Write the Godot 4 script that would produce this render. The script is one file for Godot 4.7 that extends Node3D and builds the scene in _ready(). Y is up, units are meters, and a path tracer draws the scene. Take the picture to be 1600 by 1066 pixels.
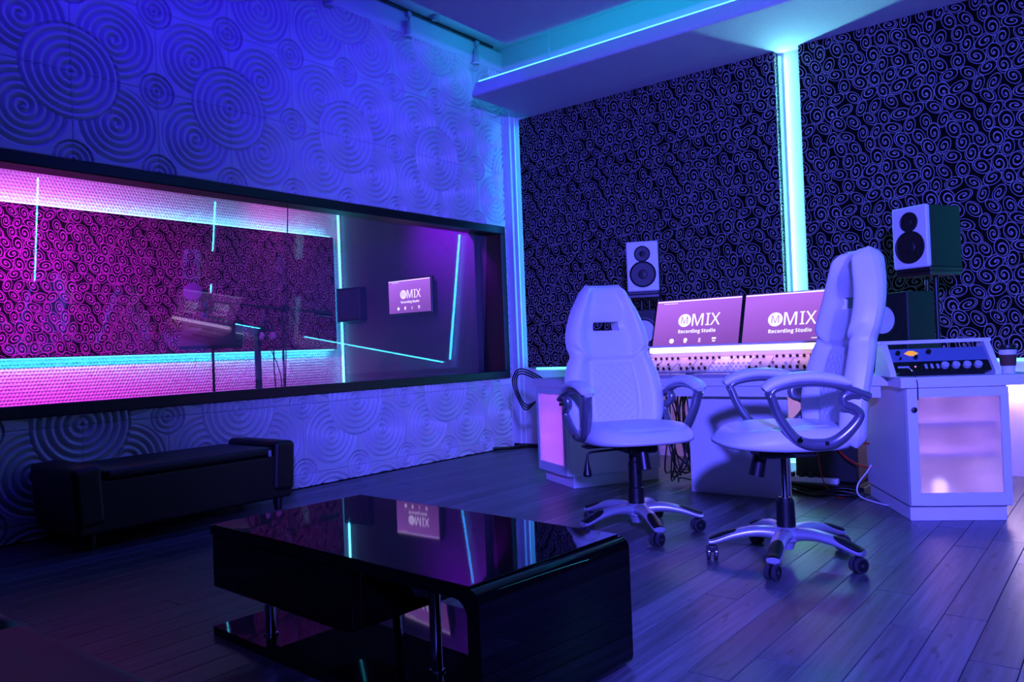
extends Node3D
# A recording studio control room lit by blue stage lamps, cyan LED strips and pink cabinet lamps.

class MB:
	var v := PackedVector3Array()
	var n := PackedVector3Array()
	var uv := PackedVector2Array()
	var ix := PackedInt32Array()

	func vert(p: Vector3, nn: Vector3, t := Vector2.ZERO) -> int:
		v.append(p)
		n.append(nn)
		uv.append(t)
		return v.size() - 1

	func face(a: int, b: int, c: int) -> void:
		var nn := n[a] + n[b] + n[c]
		ix.append(a)
		if (v[b] - v[a]).cross(v[c] - v[a]).dot(nn) > 0.0:
			ix.append(c)
			ix.append(b)
		else:
			ix.append(b)
			ix.append(c)

	func quad(a: Vector3, b: Vector3, c: Vector3, d: Vector3, hint: Vector3) -> void:
		var nn := (b - a).cross(d - a).normalized()
		if nn.dot(hint) < 0.0:
			nn = -nn
		var i := vert(a, nn, Vector2(0, 0))
		vert(b, nn, Vector2(1, 0))
		vert(c, nn, Vector2(1, 1))
		vert(d, nn, Vector2(0, 1))
		face(i, i + 1, i + 2)
		face(i, i + 2, i + 3)

	func box(c: Vector3, s: Vector3, bev := 0.0, bs := Basis()) -> MB:
		var h := s / 2.0
		var b := minf(bev, minf(h.x, minf(h.y, h.z)) * 0.95)
		for k in 3:
			var i := (k + 1) % 3
			var j := (k + 2) % 3
			for sg in [-1.0, 1.0]:
				var q := []
				for w in [[-1, -1], [1, -1], [1, 1], [-1, 1]]:
					var p := Vector3()
					p[k] = sg * h[k]
					p[i] = w[0] * (h[i] - b)
					p[j] = w[1] * (h[j] - b)
					q.append(c + bs * p)
				var nn := Vector3()
				nn[k] = sg
				quad(q[0], q[1], q[2], q[3], bs * nn)
		if b <= 0.0:
			return self
		for k in 3:
			var i := (k + 1) % 3
			var j := (k + 2) % 3
			for si in [-1.0, 1.0]:
				for sj in [-1.0, 1.0]:
					var q := []
					for w in [[0, -1.0], [1, -1.0], [1, 1.0], [0, 1.0]]:
						var p := Vector3()
						p[k] = w[1] * (h[k] - b)
						p[i] = si * (h[i] if w[0] == 0 else h[i] - b)
						p[j] = sj * (h[j] - b if w[0] == 0 else h[j])
						q.append(c + bs * p)
					var nn := Vector3()
					nn[i] = si
					nn[j] = sj
					quad(q[0], q[1], q[2], q[3], bs * nn)
		for sx in [-1.0, 1.0]:
			for sy in [-1.0, 1.0]:
				for sz in [-1.0, 1.0]:
					var nn: Vector3 = (bs * Vector3(sx, sy, sz)).normalized()
					var i := vert(c + bs * Vector3(sx * h.x, sy * (h.y - b), sz * (h.z - b)), nn)
					vert(c + bs * Vector3(sx * (h.x - b), sy * h.y, sz * (h.z - b)), nn)
					vert(c + bs * Vector3(sx * (h.x - b), sy * (h.y - b), sz * h.z), nn)
					face(i, i + 1, i + 2)
		return self

	# box with generously rounded edges, smooth
	func rbox(c: Vector3, s: Vector3, r: float, bs := Basis(), m := 4, puff := 0.0) -> MB:
		var h := s / 2.0
		r = minf(r, minf(h.x, minf(h.y, h.z)) * 0.999)
		for k in 3:
			var i := (k + 1) % 3
			var j := (k + 2) % 3
			var ti := []
			var tj := []
			for q in m + 1:
				ti.append(-h[i] + r - r * tan(PI / 4.0 * (1.0 - float(q) / m)))
				tj.append(-h[j] + r - r * tan(PI / 4.0 * (1.0 - float(q) / m)))
			if puff != 0.0:
				for q in range(1, 8):
					ti.append(lerpf(-h[i] + r, h[i] - r, q / 8.0))
					tj.append(lerpf(-h[j] + r, h[j] - r, q / 8.0))
			for q in m + 1:
				ti.append(h[i] - r + r * tan(PI / 4.0 * float(q) / m))
				tj.append(h[j] - r + r * tan(PI / 4.0 * float(q) / m))
			for sg in [-1.0, 1.0]:
				var base := v.size()
				for y in tj:
					for x in ti:
						var p := Vector3()
						p[k] = sg * h[k]
						p[i] = x
						p[j] = y
						var inner := Vector3(clampf(p.x, -h.x + r, h.x - r), clampf(p.y, -h.y + r, h.y - r), clampf(p.z, -h.z + r, h.z - r))
						var dr := (p - inner).normalized()
						var o := inner + dr * r
						if puff != 0.0:
							var nx: float = x / h[i]
							var ny: float = y / h[j]
							o[k] += sg * puff * maxf(0.0, 1.0 - nx * nx) * maxf(0.0, 1.0 - ny * ny)
						vert(c + bs * o, (bs * dr).normalized(), Vector2(x, y))
				var w := ti.size()
				for y in tj.size() - 1:
					for x in w - 1:
						var a: int = base + y * w + x
						face(a, a + 1, a + w + 1)
						face(a, a + w + 1, a + w)
		return self

	func cyl(p0: Vector3, p1: Vector3, r0: float, r1: float, seg := 16, cap := true) -> MB:
		var t := (p1 - p0).normalized()
		var sd := t.cross(Vector3.RIGHT if absf(t.x) < 0.8 else Vector3.UP).normalized()
		var up := t.cross(sd)
		var base := v.size()
		for k in seg + 1:
			var a := TAU * k / seg
			var d := sd * cos(a) + up * sin(a)
			vert(p0 + d * r0, d, Vector2(float(k) / seg, 0))
			vert(p1 + d * r1, d, Vector2(float(k) / seg, 1))
		for k in seg:
			face(base + k * 2, base + k * 2 + 1, base + k * 2 + 3)
			face(base + k * 2, base + k * 2 + 3, base + k * 2 + 2)
		if cap:
			for e in 2:
				var nn: Vector3 = -t if e == 0 else t
				var r: float = r0 if e == 0 else r1
				if r <= 0.0:
					continue
				var pc: Vector3 = p0 if e == 0 else p1
				var c := vert(pc, nn)
				for k in seg:
					var a := TAU * k / seg
					vert(pc + (sd * cos(a) + up * sin(a)) * r, nn)
				for k in seg:
					face(c, c + 1 + k, c + 1 + (k + 1) % seg)
		return self

	# profile of (radius, height) turned about the y axis of xf
	func lathe(pr: Array, xf := Transform3D(), seg := 24) -> MB:
		for q in pr.size() - 1:
			var a: Vector2 = pr[q]
			var b: Vector2 = pr[q + 1]
			var tn := (b - a).normalized()
			var base := v.size()
			for k in seg + 1:
				var an := TAU * k / seg
				var d := Vector3(cos(an), 0, sin(an))
				var nn: Vector3 = (xf.basis * (d * tn.y - Vector3.UP * tn.x)).normalized()
				vert(xf * (d * a.x + Vector3.UP * a.y), nn)
				vert(xf * (d * b.x + Vector3.UP * b.y), nn)
			for k in seg:
				face(base + k * 2, base + k * 2 + 1, base + k * 2 + 3)
				face(base + k * 2, base + k * 2 + 3, base + k * 2 + 2)
		return self

	# a tube along points; ra across (along side), rb along the other axis; both may be arrays
	func sweep(pts: Array, ra, rb, seg := 12, side := Vector3.ZERO, cap := true) -> MB:
		var base := v.size()
		var m := pts.size()
		var sd := side
		for k in m:
			var t: Vector3 = (pts[mini(k + 1, m - 1)] - pts[maxi(k - 1, 0)]).normalized()
			if side == Vector3.ZERO:
				if k == 0:
					sd = t.cross(Vector3.UP if absf(t.y) < 0.9 else Vector3.RIGHT).normalized()
				sd = (sd - t * sd.dot(t)).normalized()
			else:
				sd = (side - t * side.dot(t)).normalized()
			var up := t.cross(sd)
			var a: float = ra[k] if ra is Array else ra
			var b: float = rb[k] if rb is Array else rb
			for q in seg + 1:
				var an := TAU * q / seg
				var nn := (sd * cos(an) * b + up * sin(an) * a).normalized()
				vert(pts[k] + sd * cos(an) * a + up * sin(an) * b, nn, Vector2(float(q) / seg, k))
		var w := seg + 1
		for k in m - 1:
			for q in seg:
				var i := base + k * w + q
				face(i, i + 1, i + w + 1)
				face(i, i + w + 1, i + w)
		if cap:
			for e in 2:
				var k: int = 0 if e == 0 else m - 1
				var t: Vector3 = (pts[0] - pts[1]).normalized() if e == 0 else (pts[m - 1] - pts[m - 2]).normalized()
				var c := vert(pts[k], t)
				for q in seg:
					vert(v[base + k * w + q], t)
				for q in seg:
					face(c, c + 1 + q, c + 1 + (q + 1) % seg)
		return self

	# smooth surface through rows of points, (nu+1)*(nv+1); out says whether du x dv points outwards
	func surf(pts: PackedVector3Array, nu: int, nv: int, out: bool, wrap := false, skip := {}) -> MB:
		var base := v.size()
		var w := nu + 1
		var nn := PackedVector3Array()
		nn.resize(pts.size())
		for j in nv:
			for i in nu:
				if skip.has(j * nu + i):
					continue
				var a := j * w + i
				var c := (pts[a + 1] - pts[a + w]).cross(pts[a + w + 1] - pts[a])
				for q in [a, a + 1, a + w, a + w + 1]:
					nn[q] += c
		if wrap:
			for j in nv + 1:
				var s := nn[j * w] + nn[j * w + nu]
				nn[j * w] = s
				nn[j * w + nu] = s
		for k in pts.size():
			var q := nn[k].normalized()
			vert(pts[k], q if out else -q, Vector2(float(k % w) / nu, float(k / w) / nv))
		for j in nv:
			for i in nu:
				if skip.has(j * nu + i):
					continue
				var a := base + j * w + i
				face(a, a + 1, a + w + 1)
				face(a, a + w + 1, a + w)
		return self

	# polygon in the xy plane of xf, pushed along its z from z0 to z1; corners softer than 40 degrees are smooth
	func prism(poly: PackedVector2Array, z0: float, z1: float, xf := Transform3D()) -> MB:
		var area := 0.0
		var m := poly.size()
		for k in m:
			area += poly[k].cross(poly[(k + 1) % m])
		var sg := 1.0 if area > 0 else -1.0
		var en := []
		for k in m:
			var e := (poly[(k + 1) % m] - poly[k]).normalized()
			en.append(Vector2(e.y, -e.x) * sg)
		for k in m:
			var a := poly[k]
			var b := poly[(k + 1) % m]
			var e: Vector2 = en[k]
			var na := e
			var nb := e
			if e.dot(en[(k + m - 1) % m]) > 0.77:
				na = (e + en[(k + m - 1) % m]).normalized()
			if e.dot(en[(k + 1) % m]) > 0.77:
				nb = (e + en[(k + 1) % m]).normalized()
			var va: Vector3 = xf.basis * Vector3(na.x, na.y, 0)
			var vb: Vector3 = xf.basis * Vector3(nb.x, nb.y, 0)
			var i := vert(xf * Vector3(a.x, a.y, z0), va)
			vert(xf * Vector3(b.x, b.y, z0), vb)
			vert(xf * Vector3(b.x, b.y, z1), vb)
			vert(xf * Vector3(a.x, a.y, z1), va)
			face(i, i + 1, i + 2)
			face(i, i + 2, i + 3)
		var tr := Geometry2D.triangulate_polygon(poly)
		for e in 2:
			var z: float = z0 if e == 0 else z1
			var nn: Vector3 = xf.basis * Vector3(0, 0, -1 if (z0 < z1) == (e == 0) else 1)
			var base := v.size()
			for p in poly:
				vert(xf * Vector3(p.x, p.y, z), nn, p)
			for k in tr.size() / 3:
				face(base + tr[k * 3], base + tr[k * 3 + 1], base + tr[k * 3 + 2])
		return self

	func mesh() -> ArrayMesh:
		var arr := []
		arr.resize(Mesh.ARRAY_MAX)
		arr[Mesh.ARRAY_VERTEX] = v
		arr[Mesh.ARRAY_NORMAL] = n
		arr[Mesh.ARRAY_TEX_UV] = uv
		arr[Mesh.ARRAY_INDEX] = ix
		var am := ArrayMesh.new()
		am.add_surface_from_arrays(Mesh.PRIMITIVE_TRIANGLES, arr)
		return am


# ---------------------------------------------------------------- helpers
var M := {}
var taken := {}
var rng := RandomNumberGenerator.new()
const DX := -2.06            # the desk's middle
const WL := -5.06            # face of the left wall's relief panels
const ZW := -6.37            # the back wall
const WB := -6.28            # face of the papered panels on the back wall

func mb() -> MB:
	return MB.new()

func lc(r: float, g: float, b: float, a := 1.0) -> Color:
	var c := Color(r, g, b).linear_to_srgb()
	c.a = a
	return c

func mat(called: String, c: Color, rough := 0.5, metal := 0.0) -> StandardMaterial3D:
	var m := StandardMaterial3D.new()
	m.resource_name = called
	m.albedo_color = c
	m.roughness = rough
	m.metallic = metal
	M[called] = m
	return m

func glow(called: String, c: Color, e: float) -> StandardMaterial3D:
	var m := mat(called, Color(0.9, 0.9, 0.9), 0.5)
	m.emission_enabled = true
	m.emission = c
	m.emission_energy_multiplier = e
	return m

func numbered(called: String) -> String:
	if not taken.has(called):
		taken[called] = 0
		return called
	taken[called] += 1
	return "%s_%03d" % [called, taken[called]]

func obj(called: String, b: MB, m: Material, parent: Node = self, at := Vector3.ZERO) -> MeshInstance3D:
	return inst(called, b.mesh(), m, parent, at)

func inst(called: String, me: Mesh, m: Material, parent: Node = self, at := Vector3.ZERO) -> MeshInstance3D:
	var o := MeshInstance3D.new()
	o.mesh = me
	o.material_override = m
	o.name = numbered(called) if parent == self else called
	parent.add_child(o, true)
	o.position = at
	return o

func thing(called: String, label: String, category: String, at := Vector3.ZERO, turn := 0.0, group := "") -> Node3D:
	var o := Node3D.new()
	o.name = numbered(called)
	add_child(o)
	o.position = at
	o.rotation.y = turn
	tag(o, label, category, group)
	return o

func tag(o: Node, label: String, category: String, group := "") -> void:
	o.set_meta("label", label)
	o.set_meta("category", category)
	if group:
		o.set_meta("group", group)

func struct(called: String, label := "") -> Node3D:
	var o := Node3D.new()
	o.name = called
	add_child(o)
	o.set_meta("kind", "structure")
	if label:
		o.set_meta("label", label)
	return o

func curve(pts: Array, each := 6, closed := false) -> Array:
	var out := []
	var m := pts.size()
	for k in (m if closed else m - 1):
		var p0: Vector3 = pts[(k + m - 1) % m] if closed else pts[maxi(k - 1, 0)]
		var p1: Vector3 = pts[k]
		var p2: Vector3 = pts[(k + 1) % m]
		var p3: Vector3 = pts[(k + 2) % m] if closed else pts[mini(k + 2, m - 1)]
		for q in each:
			out.append(p1.cubic_interpolate(p2, p0, p3, float(q) / each))
	out.append(pts[0] if closed else pts[m - 1])
	return out

func lut(x: float, xs: Array, ys: Array) -> float:
	var m := xs.size()
	if x <= xs[0]:
		return ys[0]
	for k in m - 1:
		if x <= xs[k + 1]:
			var t: float = (x - xs[k]) / (xs[k + 1] - xs[k])
			return cubic_interpolate(ys[k], ys[k + 1], ys[maxi(k - 1, 0)], ys[mini(k + 2, m - 1)], t)
	return ys[m - 1]

func area(called: String, at: Vector3, dir: Vector3, long: Vector3, size: Vector2, c: Color, e: float, parent: Node = self) -> AreaLight3D:
	var l := AreaLight3D.new()
	l.name = called
	parent.add_child(l, true)
	var z := -dir.normalized()
	var x := long.normalized()
	var y := z.cross(x).normalized()
	l.global_transform = Transform3D(Basis(x, y, z), at)
	l.area_size = size
	l.light_color = c
	l.light_energy = e
	l.area_range = 20.0
	l.shadow_enabled = true
	return l

func spot(called: String, at: Vector3, to: Vector3, angle: float, blend: float, size: float, c: Color, e: float) -> SpotLight3D:
	var l := SpotLight3D.new()
	l.name = called
	add_child(l)
	l.look_at_from_position(at, to, Vector3.UP if absf((to - at).normalized().y) < 0.95 else Vector3.RIGHT)
	l.spot_angle = angle
	l.spot_angle_attenuation = blend
	l.light_size = size
	l.light_color = c
	l.light_energy = e
	l.spot_range = 20.0
	l.shadow_enabled = true
	return l

func omni(called: String, at: Vector3, size: float, c: Color, e: float) -> OmniLight3D:
	var l := OmniLight3D.new()
	l.name = called
	add_child(l)
	l.position = at
	l.light_size = size
	l.light_color = c
	l.light_energy = e
	l.omni_range = 20.0
	l.shadow_enabled = true
	return l

# ---------------------------------------------------------------- textures and materials
func swirl_texture() -> ImageTexture:
	# print of the wallpaper: packed ellipses, each a spiral; tiles in both directions
	var S := 768
	var buf := PackedByteArray()
	buf.resize(S * S)
	buf.fill(0)
	var r := RandomNumberGenerator.new()
	r.seed = 7
	var cols := 7
	var rows := 8
	var cw := float(S) / cols
	var ch := float(S) / rows
	for j in rows:
		for i in cols:
			var cx := (i + 0.25 + 0.5 * (j % 2) + r.randf_range(-0.09, 0.09)) * cw
			var cy := (j + 0.5 + r.randf_range(-0.09, 0.09)) * ch
			var a := cw * r.randf_range(0.54, 0.66)
			var b := a * r.randf_range(0.58, 0.76)
			var an := r.randf_range(0.0, PI)
			if r.randf() < 0.6:
				an = r.randf_range(0.75, 1.9)
			var ca := cos(an)
			var sa := sin(an)
			var tw := r.randf_range(0.0, TAU)
			var hand := 1.0 if r.randf() < 0.75 else -1.0
			var off := r.randf_range(0.05, 0.16)
			var R := int(a) + 2
			for y in range(-R, R + 1):
				var row := posmod(int(cy) + y, S) * S
				for x in range(-R, R + 1):
					var u := (x * ca + y * sa) / a
					var w := (-x * sa + y * ca) / b
					var d := u * u + w * w
					if d > 1.0:
						continue
					var q := sqrt(d)
					var lit := 0
					if q > 0.90:
						lit = 255
					elif q > 0.80:
						lit = 0
					else:
						u += off * cos(tw) * (1.0 - q)
						w += off * sin(tw) * (1.0 - q)
						q = sqrt(u * u + w * w)
						var s := fposmod(q * 2.15 - hand * atan2(w, u) / TAU + tw / TAU, 1.0)
						lit = 255 if (s < 0.31 or q < 0.13) and q < 0.80 else 0
					buf[row + posmod(int(cx) + x, S)] = lit
	var im := Image.create(S, S, false, Image.FORMAT_RGB8)
	var ink := Color(0.57, 0.56, 0.58)
	var ground := Color(0.02, 0.018, 0.025)
	for y in S:
		for x in S:
			# soft edges: mean of the pixel and its neighbours
			var k := y * S
			var g := (buf[k + x] * 2 + buf[k + (x + 1) % S] + buf[((y + 1) % S) * S + x]) / 1020.0
			im.set_pixel(x, y, ground.lerp(ink, g))
	return ImageTexture.create_from_image(im)

func wood_texture(sd: int) -> ImageTexture:
	var W := 256
	var H := 1024
	var im := Image.create(W, H, false, Image.FORMAT_RGB8)
	var f := FastNoiseLite.new()
	f.seed = sd
	f.frequency = 0.02
	f.fractal_octaves = 4
	var f2 := FastNoiseLite.new()
	f2.seed = sd + 5
	f2.frequency = 0.06
	for y in H:
		for x in W:
			var g := f.get_noise_2d(x * 1.6, y * 0.06)
			var st := f2.get_noise_2d(x * 1.5, y * 0.045 + 200.0)
			var kn := f2.get_noise_2d(x * 0.28 + 90.0, y * 0.1)
			var t := 0.5 + 0.34 * g + 0.14 * st
			if kn > 0.42:
				t -= (kn - 0.42) * 2.2
			if st > 0.38:
				t -= (st - 0.38) * 1.1
			t = clampf(t, 0.0, 1.0)
			im.set_pixel(x, y, Color(0.25, 0.25, 0.26).lerp(Color(0.64, 0.64, 0.65), t))
	return ImageTexture.create_from_image(im)

func bump_texture(kind: String) -> ImageTexture:
	var S := 256
	var im := Image.create(S, S, false, Image.FORMAT_RGB8)
	var f := FastNoiseLite.new()
	f.seed = 3
	f.frequency = 0.05
	for y in S:
		for x in S:
			var h := 0.0
			if kind == "foam":       # rows of offset bumps
				var j := int(y / 32.0)
				var u := fposmod(x / 32.0 + 0.5 * (j % 2), 1.0) - 0.5
				var w := fposmod(y / 32.0, 1.0) - 0.5
				h = maxf(0.0, 1.0 - (u * u * 5.0 + w * w * 5.5)) * 0.8 + 0.2 * f.get_noise_2d(x * 2.0, y * 2.0)
			else:                     # woven wavy ceiling tile
				h = 0.5 + 0.28 * sin(TAU * x / 16.0 + 1.2 * sin(TAU * y / 32.0)) * sin(TAU * y / 16.0) + 0.22 * f.get_noise_2d(x * 3.0, y * 3.0)
			h = clampf(h, 0, 1)
			im.set_pixel(x, y, Color(h, h, h))
	return ImageTexture.create_from_image(im)

func noise_tex(freq: float, sd := 1, lo := 0.0, hi := 1.0) -> NoiseTexture2D:
	var f := FastNoiseLite.new()
	f.seed = sd
	f.frequency = freq
	var t := NoiseTexture2D.new()
	t.width = 512
	t.height = 512
	t.seamless = true
	t.noise = f
	var g := Gradient.new()
	g.set_color(0, Color(lo, lo, lo))
	g.set_color(1, Color(hi, hi, hi))
	t.color_ramp = g
	return t

func tri(m: StandardMaterial3D, per_metre: float, world := true) -> StandardMaterial3D:
	m.uv1_triplanar = true
	m.uv1_world_triplanar = world
	m.uv1_triplanar_sharpness = 8.0
	m.uv1_scale = Vector3.ONE * per_metre
	return m

func bumpy(m: StandardMaterial3D, t: Texture2D, cm: float) -> void:
	m.heightmap_enabled = true
	m.heightmap_texture = t
	m.heightmap_scale = cm

func materials() -> void:
	var grain := noise_tex(0.09, 4)
	var sw := swirl_texture()
	var m := mat("relief_white", Color(0.80, 0.80, 0.81), 0.32)
	m = mat("plain_white", Color(0.82, 0.82, 0.85), 0.55)
	m = mat("wall_paint", Color(0.78, 0.77, 0.80), 0.7)
	m = mat("dark_paint", Color(0.17, 0.15, 0.22), 0.85)
	m = mat("booth_paint", Color(0.24, 0.23, 0.28), 0.6)
	m = tri(mat("swirl_paper", Color(1, 1, 1), 0.8), 1.0 / 0.76)
	m.albedo_texture = sw
	m = tri(mat("booth_paper", Color(1, 1, 1), 0.8), 1.0 / 0.72)
	m.albedo_texture = sw
	m.uv1_offset = Vector3(0.3, 0.2, 0.6)
	m.metallic_specular = 0.2
	(M.swirl_paper as StandardMaterial3D).metallic_specular = 0.2
	m = tri(mat("foam_white", Color(0.80, 0.80, 0.80), 0.75), 1.0 / 0.24)
	bumpy(m, bump_texture("foam"), 1.6)
	m = tri(mat("ceiling_tile", Color(0.76, 0.75, 0.78), 0.8), 1.0 / 0.35)
	bumpy(m, bump_texture("tile"), 0.7)
	mat("ceiling_flat", Color(0.78, 0.78, 0.80), 0.8)
	for k in 6:
		var wt := wood_texture(11 + 7 * (k % 3)) if k < 3 else (M["plank_%d" % (k - 3)] as StandardMaterial3D).albedo_texture
		var tone: float = [0.80, 0.68, 0.74, 0.86, 0.63, 0.71][k]
		m = mat("plank_%d" % k, Color(tone, tone, tone * 1.01), 0.34)
		m.albedo_texture = wt
		m.uv1_triplanar = true
		m.uv1_triplanar_sharpness = 8.0
		m.uv1_scale = Vector3(1.0 / 0.30, 1.0, 1.0 / 1.24)
		m.uv1_offset = Vector3(0.17 * k, 0.0, 0.31 * k)
	mat("plank_gap", Color(0.10, 0.09, 0.09), 0.9)
	mat("black_frame", Color(0.045, 0.045, 0.055), 0.45)
	m = mat("glass", Color(1, 1, 1, 0.03), 0.0)
	m.transparency = BaseMaterial3D.TRANSPARENCY_ALPHA
	mat("silicone", Color(0.25, 0.25, 0.28), 0.4)
	m = mat("white_leather", Color(0.86, 0.86, 0.88), 0.42)
	m.uv1_triplanar = true
	m.uv1_scale = Vector3.ONE * 9.0
	bumpy(m, grain, 0.035)
	m = mat("black_leather", Color(0.03, 0.03, 0.034), 0.45)
	m.uv1_triplanar = true
	m.uv1_scale = Vector3.ONE * 7.0
	bumpy(m, grain, 0.05)
	mat("silver", Color(0.72, 0.72, 0.76), 0.36, 0.6)
	mat("arm_silver", Color(0.52, 0.52, 0.56), 0.3, 0.65)
	mat("chrome", Color(0.85, 0.85, 0.87), 0.08, 1.0)
	mat("black_plastic", Color(0.05, 0.05, 0.055), 0.4)
	mat("caster_rubber", Color(0.09, 0.09, 0.10), 0.25)
	m = mat("caster_ring", Color(0.20, 0.20, 0.22), 0.2)
	m = mat("gloss_black", Color(0.012, 0.012, 0.014), 0.03)
	m.metallic_specular = 0.45
	mat("desk_white", Color(0.86, 0.86, 0.88), 0.38)
	mat("desk_grey", Color(0.62, 0.62, 0.66), 0.5)
	m = mat("frosted", Color(0.95, 0.95, 0.97, 0.0), 0.30)
	m.refraction_enabled = true
	m.refraction_scale = 0.05
	m.transparency = BaseMaterial3D.TRANSPARENCY_ALPHA
	m = mat("opal", Color(0.9, 0.9, 0.91), 0.5)
	m.backlight_enabled = true
	m.backlight = Color(1, 1, 1)
	m = mat("opal_dense", Color(0.84, 0.84, 0.85), 0.5)
	m.backlight_enabled = true
	m.backlight = lc(0.75, 0.75, 0.75)
	mat("navy_panel", Color(0.10, 0.12, 0.22), 0.5)
	mat("speaker_white", Color(0.86, 0.86, 0.88), 0.4)
	mat("speaker_black", Color(0.025, 0.027, 0.03), 0.6)
	mat("cone_black", Color(0.03, 0.03, 0.035), 0.5)
	mat("cone_white", Color(0.83, 0.81, 0.84), 0.5)
	mat("gear_blue", Color(0.36, 0.42, 0.55), 0.45)
	mat("gear_black", Color(0.035, 0.035, 0.04), 0.35)
	mat("knob_grey", Color(0.66, 0.66, 0.70), 0.3)
	mat("panel_cream", Color(0.66, 0.64, 0.63), 0.45)
	mat("panel_pale", Color(0.90, 0.89, 0.92), 0.4)
	mat("red_cable", Color(0.70, 0.06, 0.05), 0.45)
	mat("sleeve_brown", Color(0.34, 0.20, 0.15), 0.8)
	mat("icon_gold", Color(0.7, 0.5, 0.15), 0.4)
	glow("led_cyan", lc(0.10, 0.80, 1.0), 2.2)
	glow("led_cyan_soft", lc(0.10, 0.75, 1.0), 0.9)
	glow("led_blue", lc(0.05, 0.02, 1.0), 2.0)
	glow("led_white_pink", lc(1.0, 0.80, 1.0), 2.2)
	glow("led_puck", lc(0.62, 0.42, 1.0), 1.5)
	glow("lamp_blue", lc(0.12, 0.12, 1.0), 4.0)
	glow("lamp_magenta", lc(1.0, 0.08, 0.8), 4.0)
	glow("lamp_purple", lc(0.4, 0.05, 1.0), 4.0)
	m = glow("screen_purple", lc(0.42, 0.11, 0.80), 1.0)
	var gr := Gradient.new()
	gr.set_color(0, lc(0.50, 0.16, 0.95))
	gr.set_color(1, lc(0.26, 0.08, 0.50))
	var gt := GradientTexture2D.new()
	gt.gradient = gr
	gt.width = 128
	gt.height = 128
	gt.fill = GradientTexture2D.FILL_LINEAR
	gt.fill_from = Vector2(0.35, 0.1)
	gt.fill_to = Vector2(0.6, 1.0)
	m.emission = Color.BLACK
	m.emission_texture = gt
	m.albedo_color = Color(0.05, 0.05, 0.06)
	m.roughness = 0.25
	m = glow("screen_white", lc(1.0, 0.92, 1.0), 1.05)
	m = glow("screen_logo_purple", lc(0.40, 0.11, 0.76), 0.9)
	m = glow("screen_gold", lc(0.80, 0.45, 0.12), 0.9)
	m = glow("meter_amber", lc(1.0, 0.42, 0.06), 0.9)
	m.albedo_color = Color(0.25, 0.14, 0.04)
	glow("signal_red", lc(1.0, 0.12, 0.06), 1.2)

# ---------------------------------------------------------------- camera and light
func _ready() -> void:
	rng.seed = 21
	var cam := Camera3D.new()
	cam.name = "camera"
	add_child(cam)
	cam.position = Vector3(0, 1.0, 0)
	cam.rotation = Vector3(0.0106503, 0.668494, -0.0383638)
	cam.fov = rad_to_deg(2.0 * atan(533.0 / 1231.24))
	cam.near = 0.05
	cam.current = true
	var we := WorldEnvironment.new()
	we.name = "environment"
	var env := Environment.new()
	env.background_mode = Environment.BG_COLOR
	env.background_color = Color.BLACK
	env.tonemap_mode = Environment.TONE_MAPPER_LINEAR
	env.tonemap_exposure = 1.0
	env.sdfgi_enabled = true
	env.ssao_enabled = true
	env.ssil_enabled = true
	we.environment = env
	add_child(we)
	materials()
	lamps()
	shell()
	relief_wall()
	studio_window()
	floor_planks()
	back_wall()
	overhead()
	booth()
	desk()
	desk_gear()
	speakers()
	office_chair("office_chair", "white leather office chair facing the room on a black covered post", Vector3(-2.13, 0, -3.72), Vector2(0.76, 0.56), [-30, 42, 114, 186, 258], false, 0.045)
	office_chair("office_chair", "white leather office chair turned sideways on a bare chrome post", Vector3(-1.27, 0, -3.56), Vector2(-0.79, 0.61), [8, 80, 152, 224, 296], true, 0.085)
	coffee_table()
	bench()
	sofa()
	clutter()

func lamps() -> void:
	# two blue wash lamps behind the camera
	par_can("stage_lamp", "blue stage lamp with round black can above the sofa, aimed at the desk", Vector3(0.66, 1.97, 0.52), Vector3(-2.0, 1.0, -4.9), "lamp_blue", 36.0, 0.75, 0.11, lc(0.085, 0.078, 1.0), 82.0)
	par_can("stage_lamp", "blue stage lamp with round black can under the ceiling, aimed at the relief wall", Vector3(-2.7, 3.42, -3.2), Vector3(-5.06, 1.6, -3.9), "lamp_blue", 62.0, 1.0, 0.11, lc(0.03, 0.004, 1.0), 0.8)

func par_can(called: String, label: String, at: Vector3, to: Vector3, gl: String, angle: float, blend: float, size: float, c: Color, e: float) -> void:
	var d := (to - at).normalized()
	var t := thing(called, label, "lamp", at)
	var bs := Basis.looking_at(d, Vector3.UP)
	var up := Basis(bs.x, -bs.z, bs.y)
	var xf := Transform3D(up, -d * 0.02)
	obj("can", mb().lathe([Vector2(0, -0.24), Vector2(0.07, -0.23), Vector2(0.105, -0.12), Vector2(0.105, 0.0), Vector2(0.115, 0.0), Vector2(0.115, 0.015), Vector2(0.102, 0.015), Vector2(0.1, -0.02)], xf, 28), M.black_plastic, t)
	obj("lamp_lens", mb().lathe([Vector2(0, 0.0), Vector2(0.1, 0.0)], xf, 28), M[gl], t)
	var y: float = 3.6 - at.y if at.x > -5.1 else 2.88 - at.y
	obj("yoke", mb().sweep(curve([Vector3(-0.12, -0.02, 0), Vector3(-0.12, 0.16, 0), Vector3(0, 0.2, 0), Vector3(0.12, 0.16, 0), Vector3(0.12, -0.02, 0)], 5), 0.008, 0.008, 8), M.black_plastic, t)
	obj("hanger", mb().cyl(Vector3(0, 0.19, 0), Vector3(0, y, 0), 0.012, 0.012, 10), M.black_plastic, t)
	spot(called + "_beam", at + d * 0.03, to, angle, blend, size, c, e)

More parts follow.
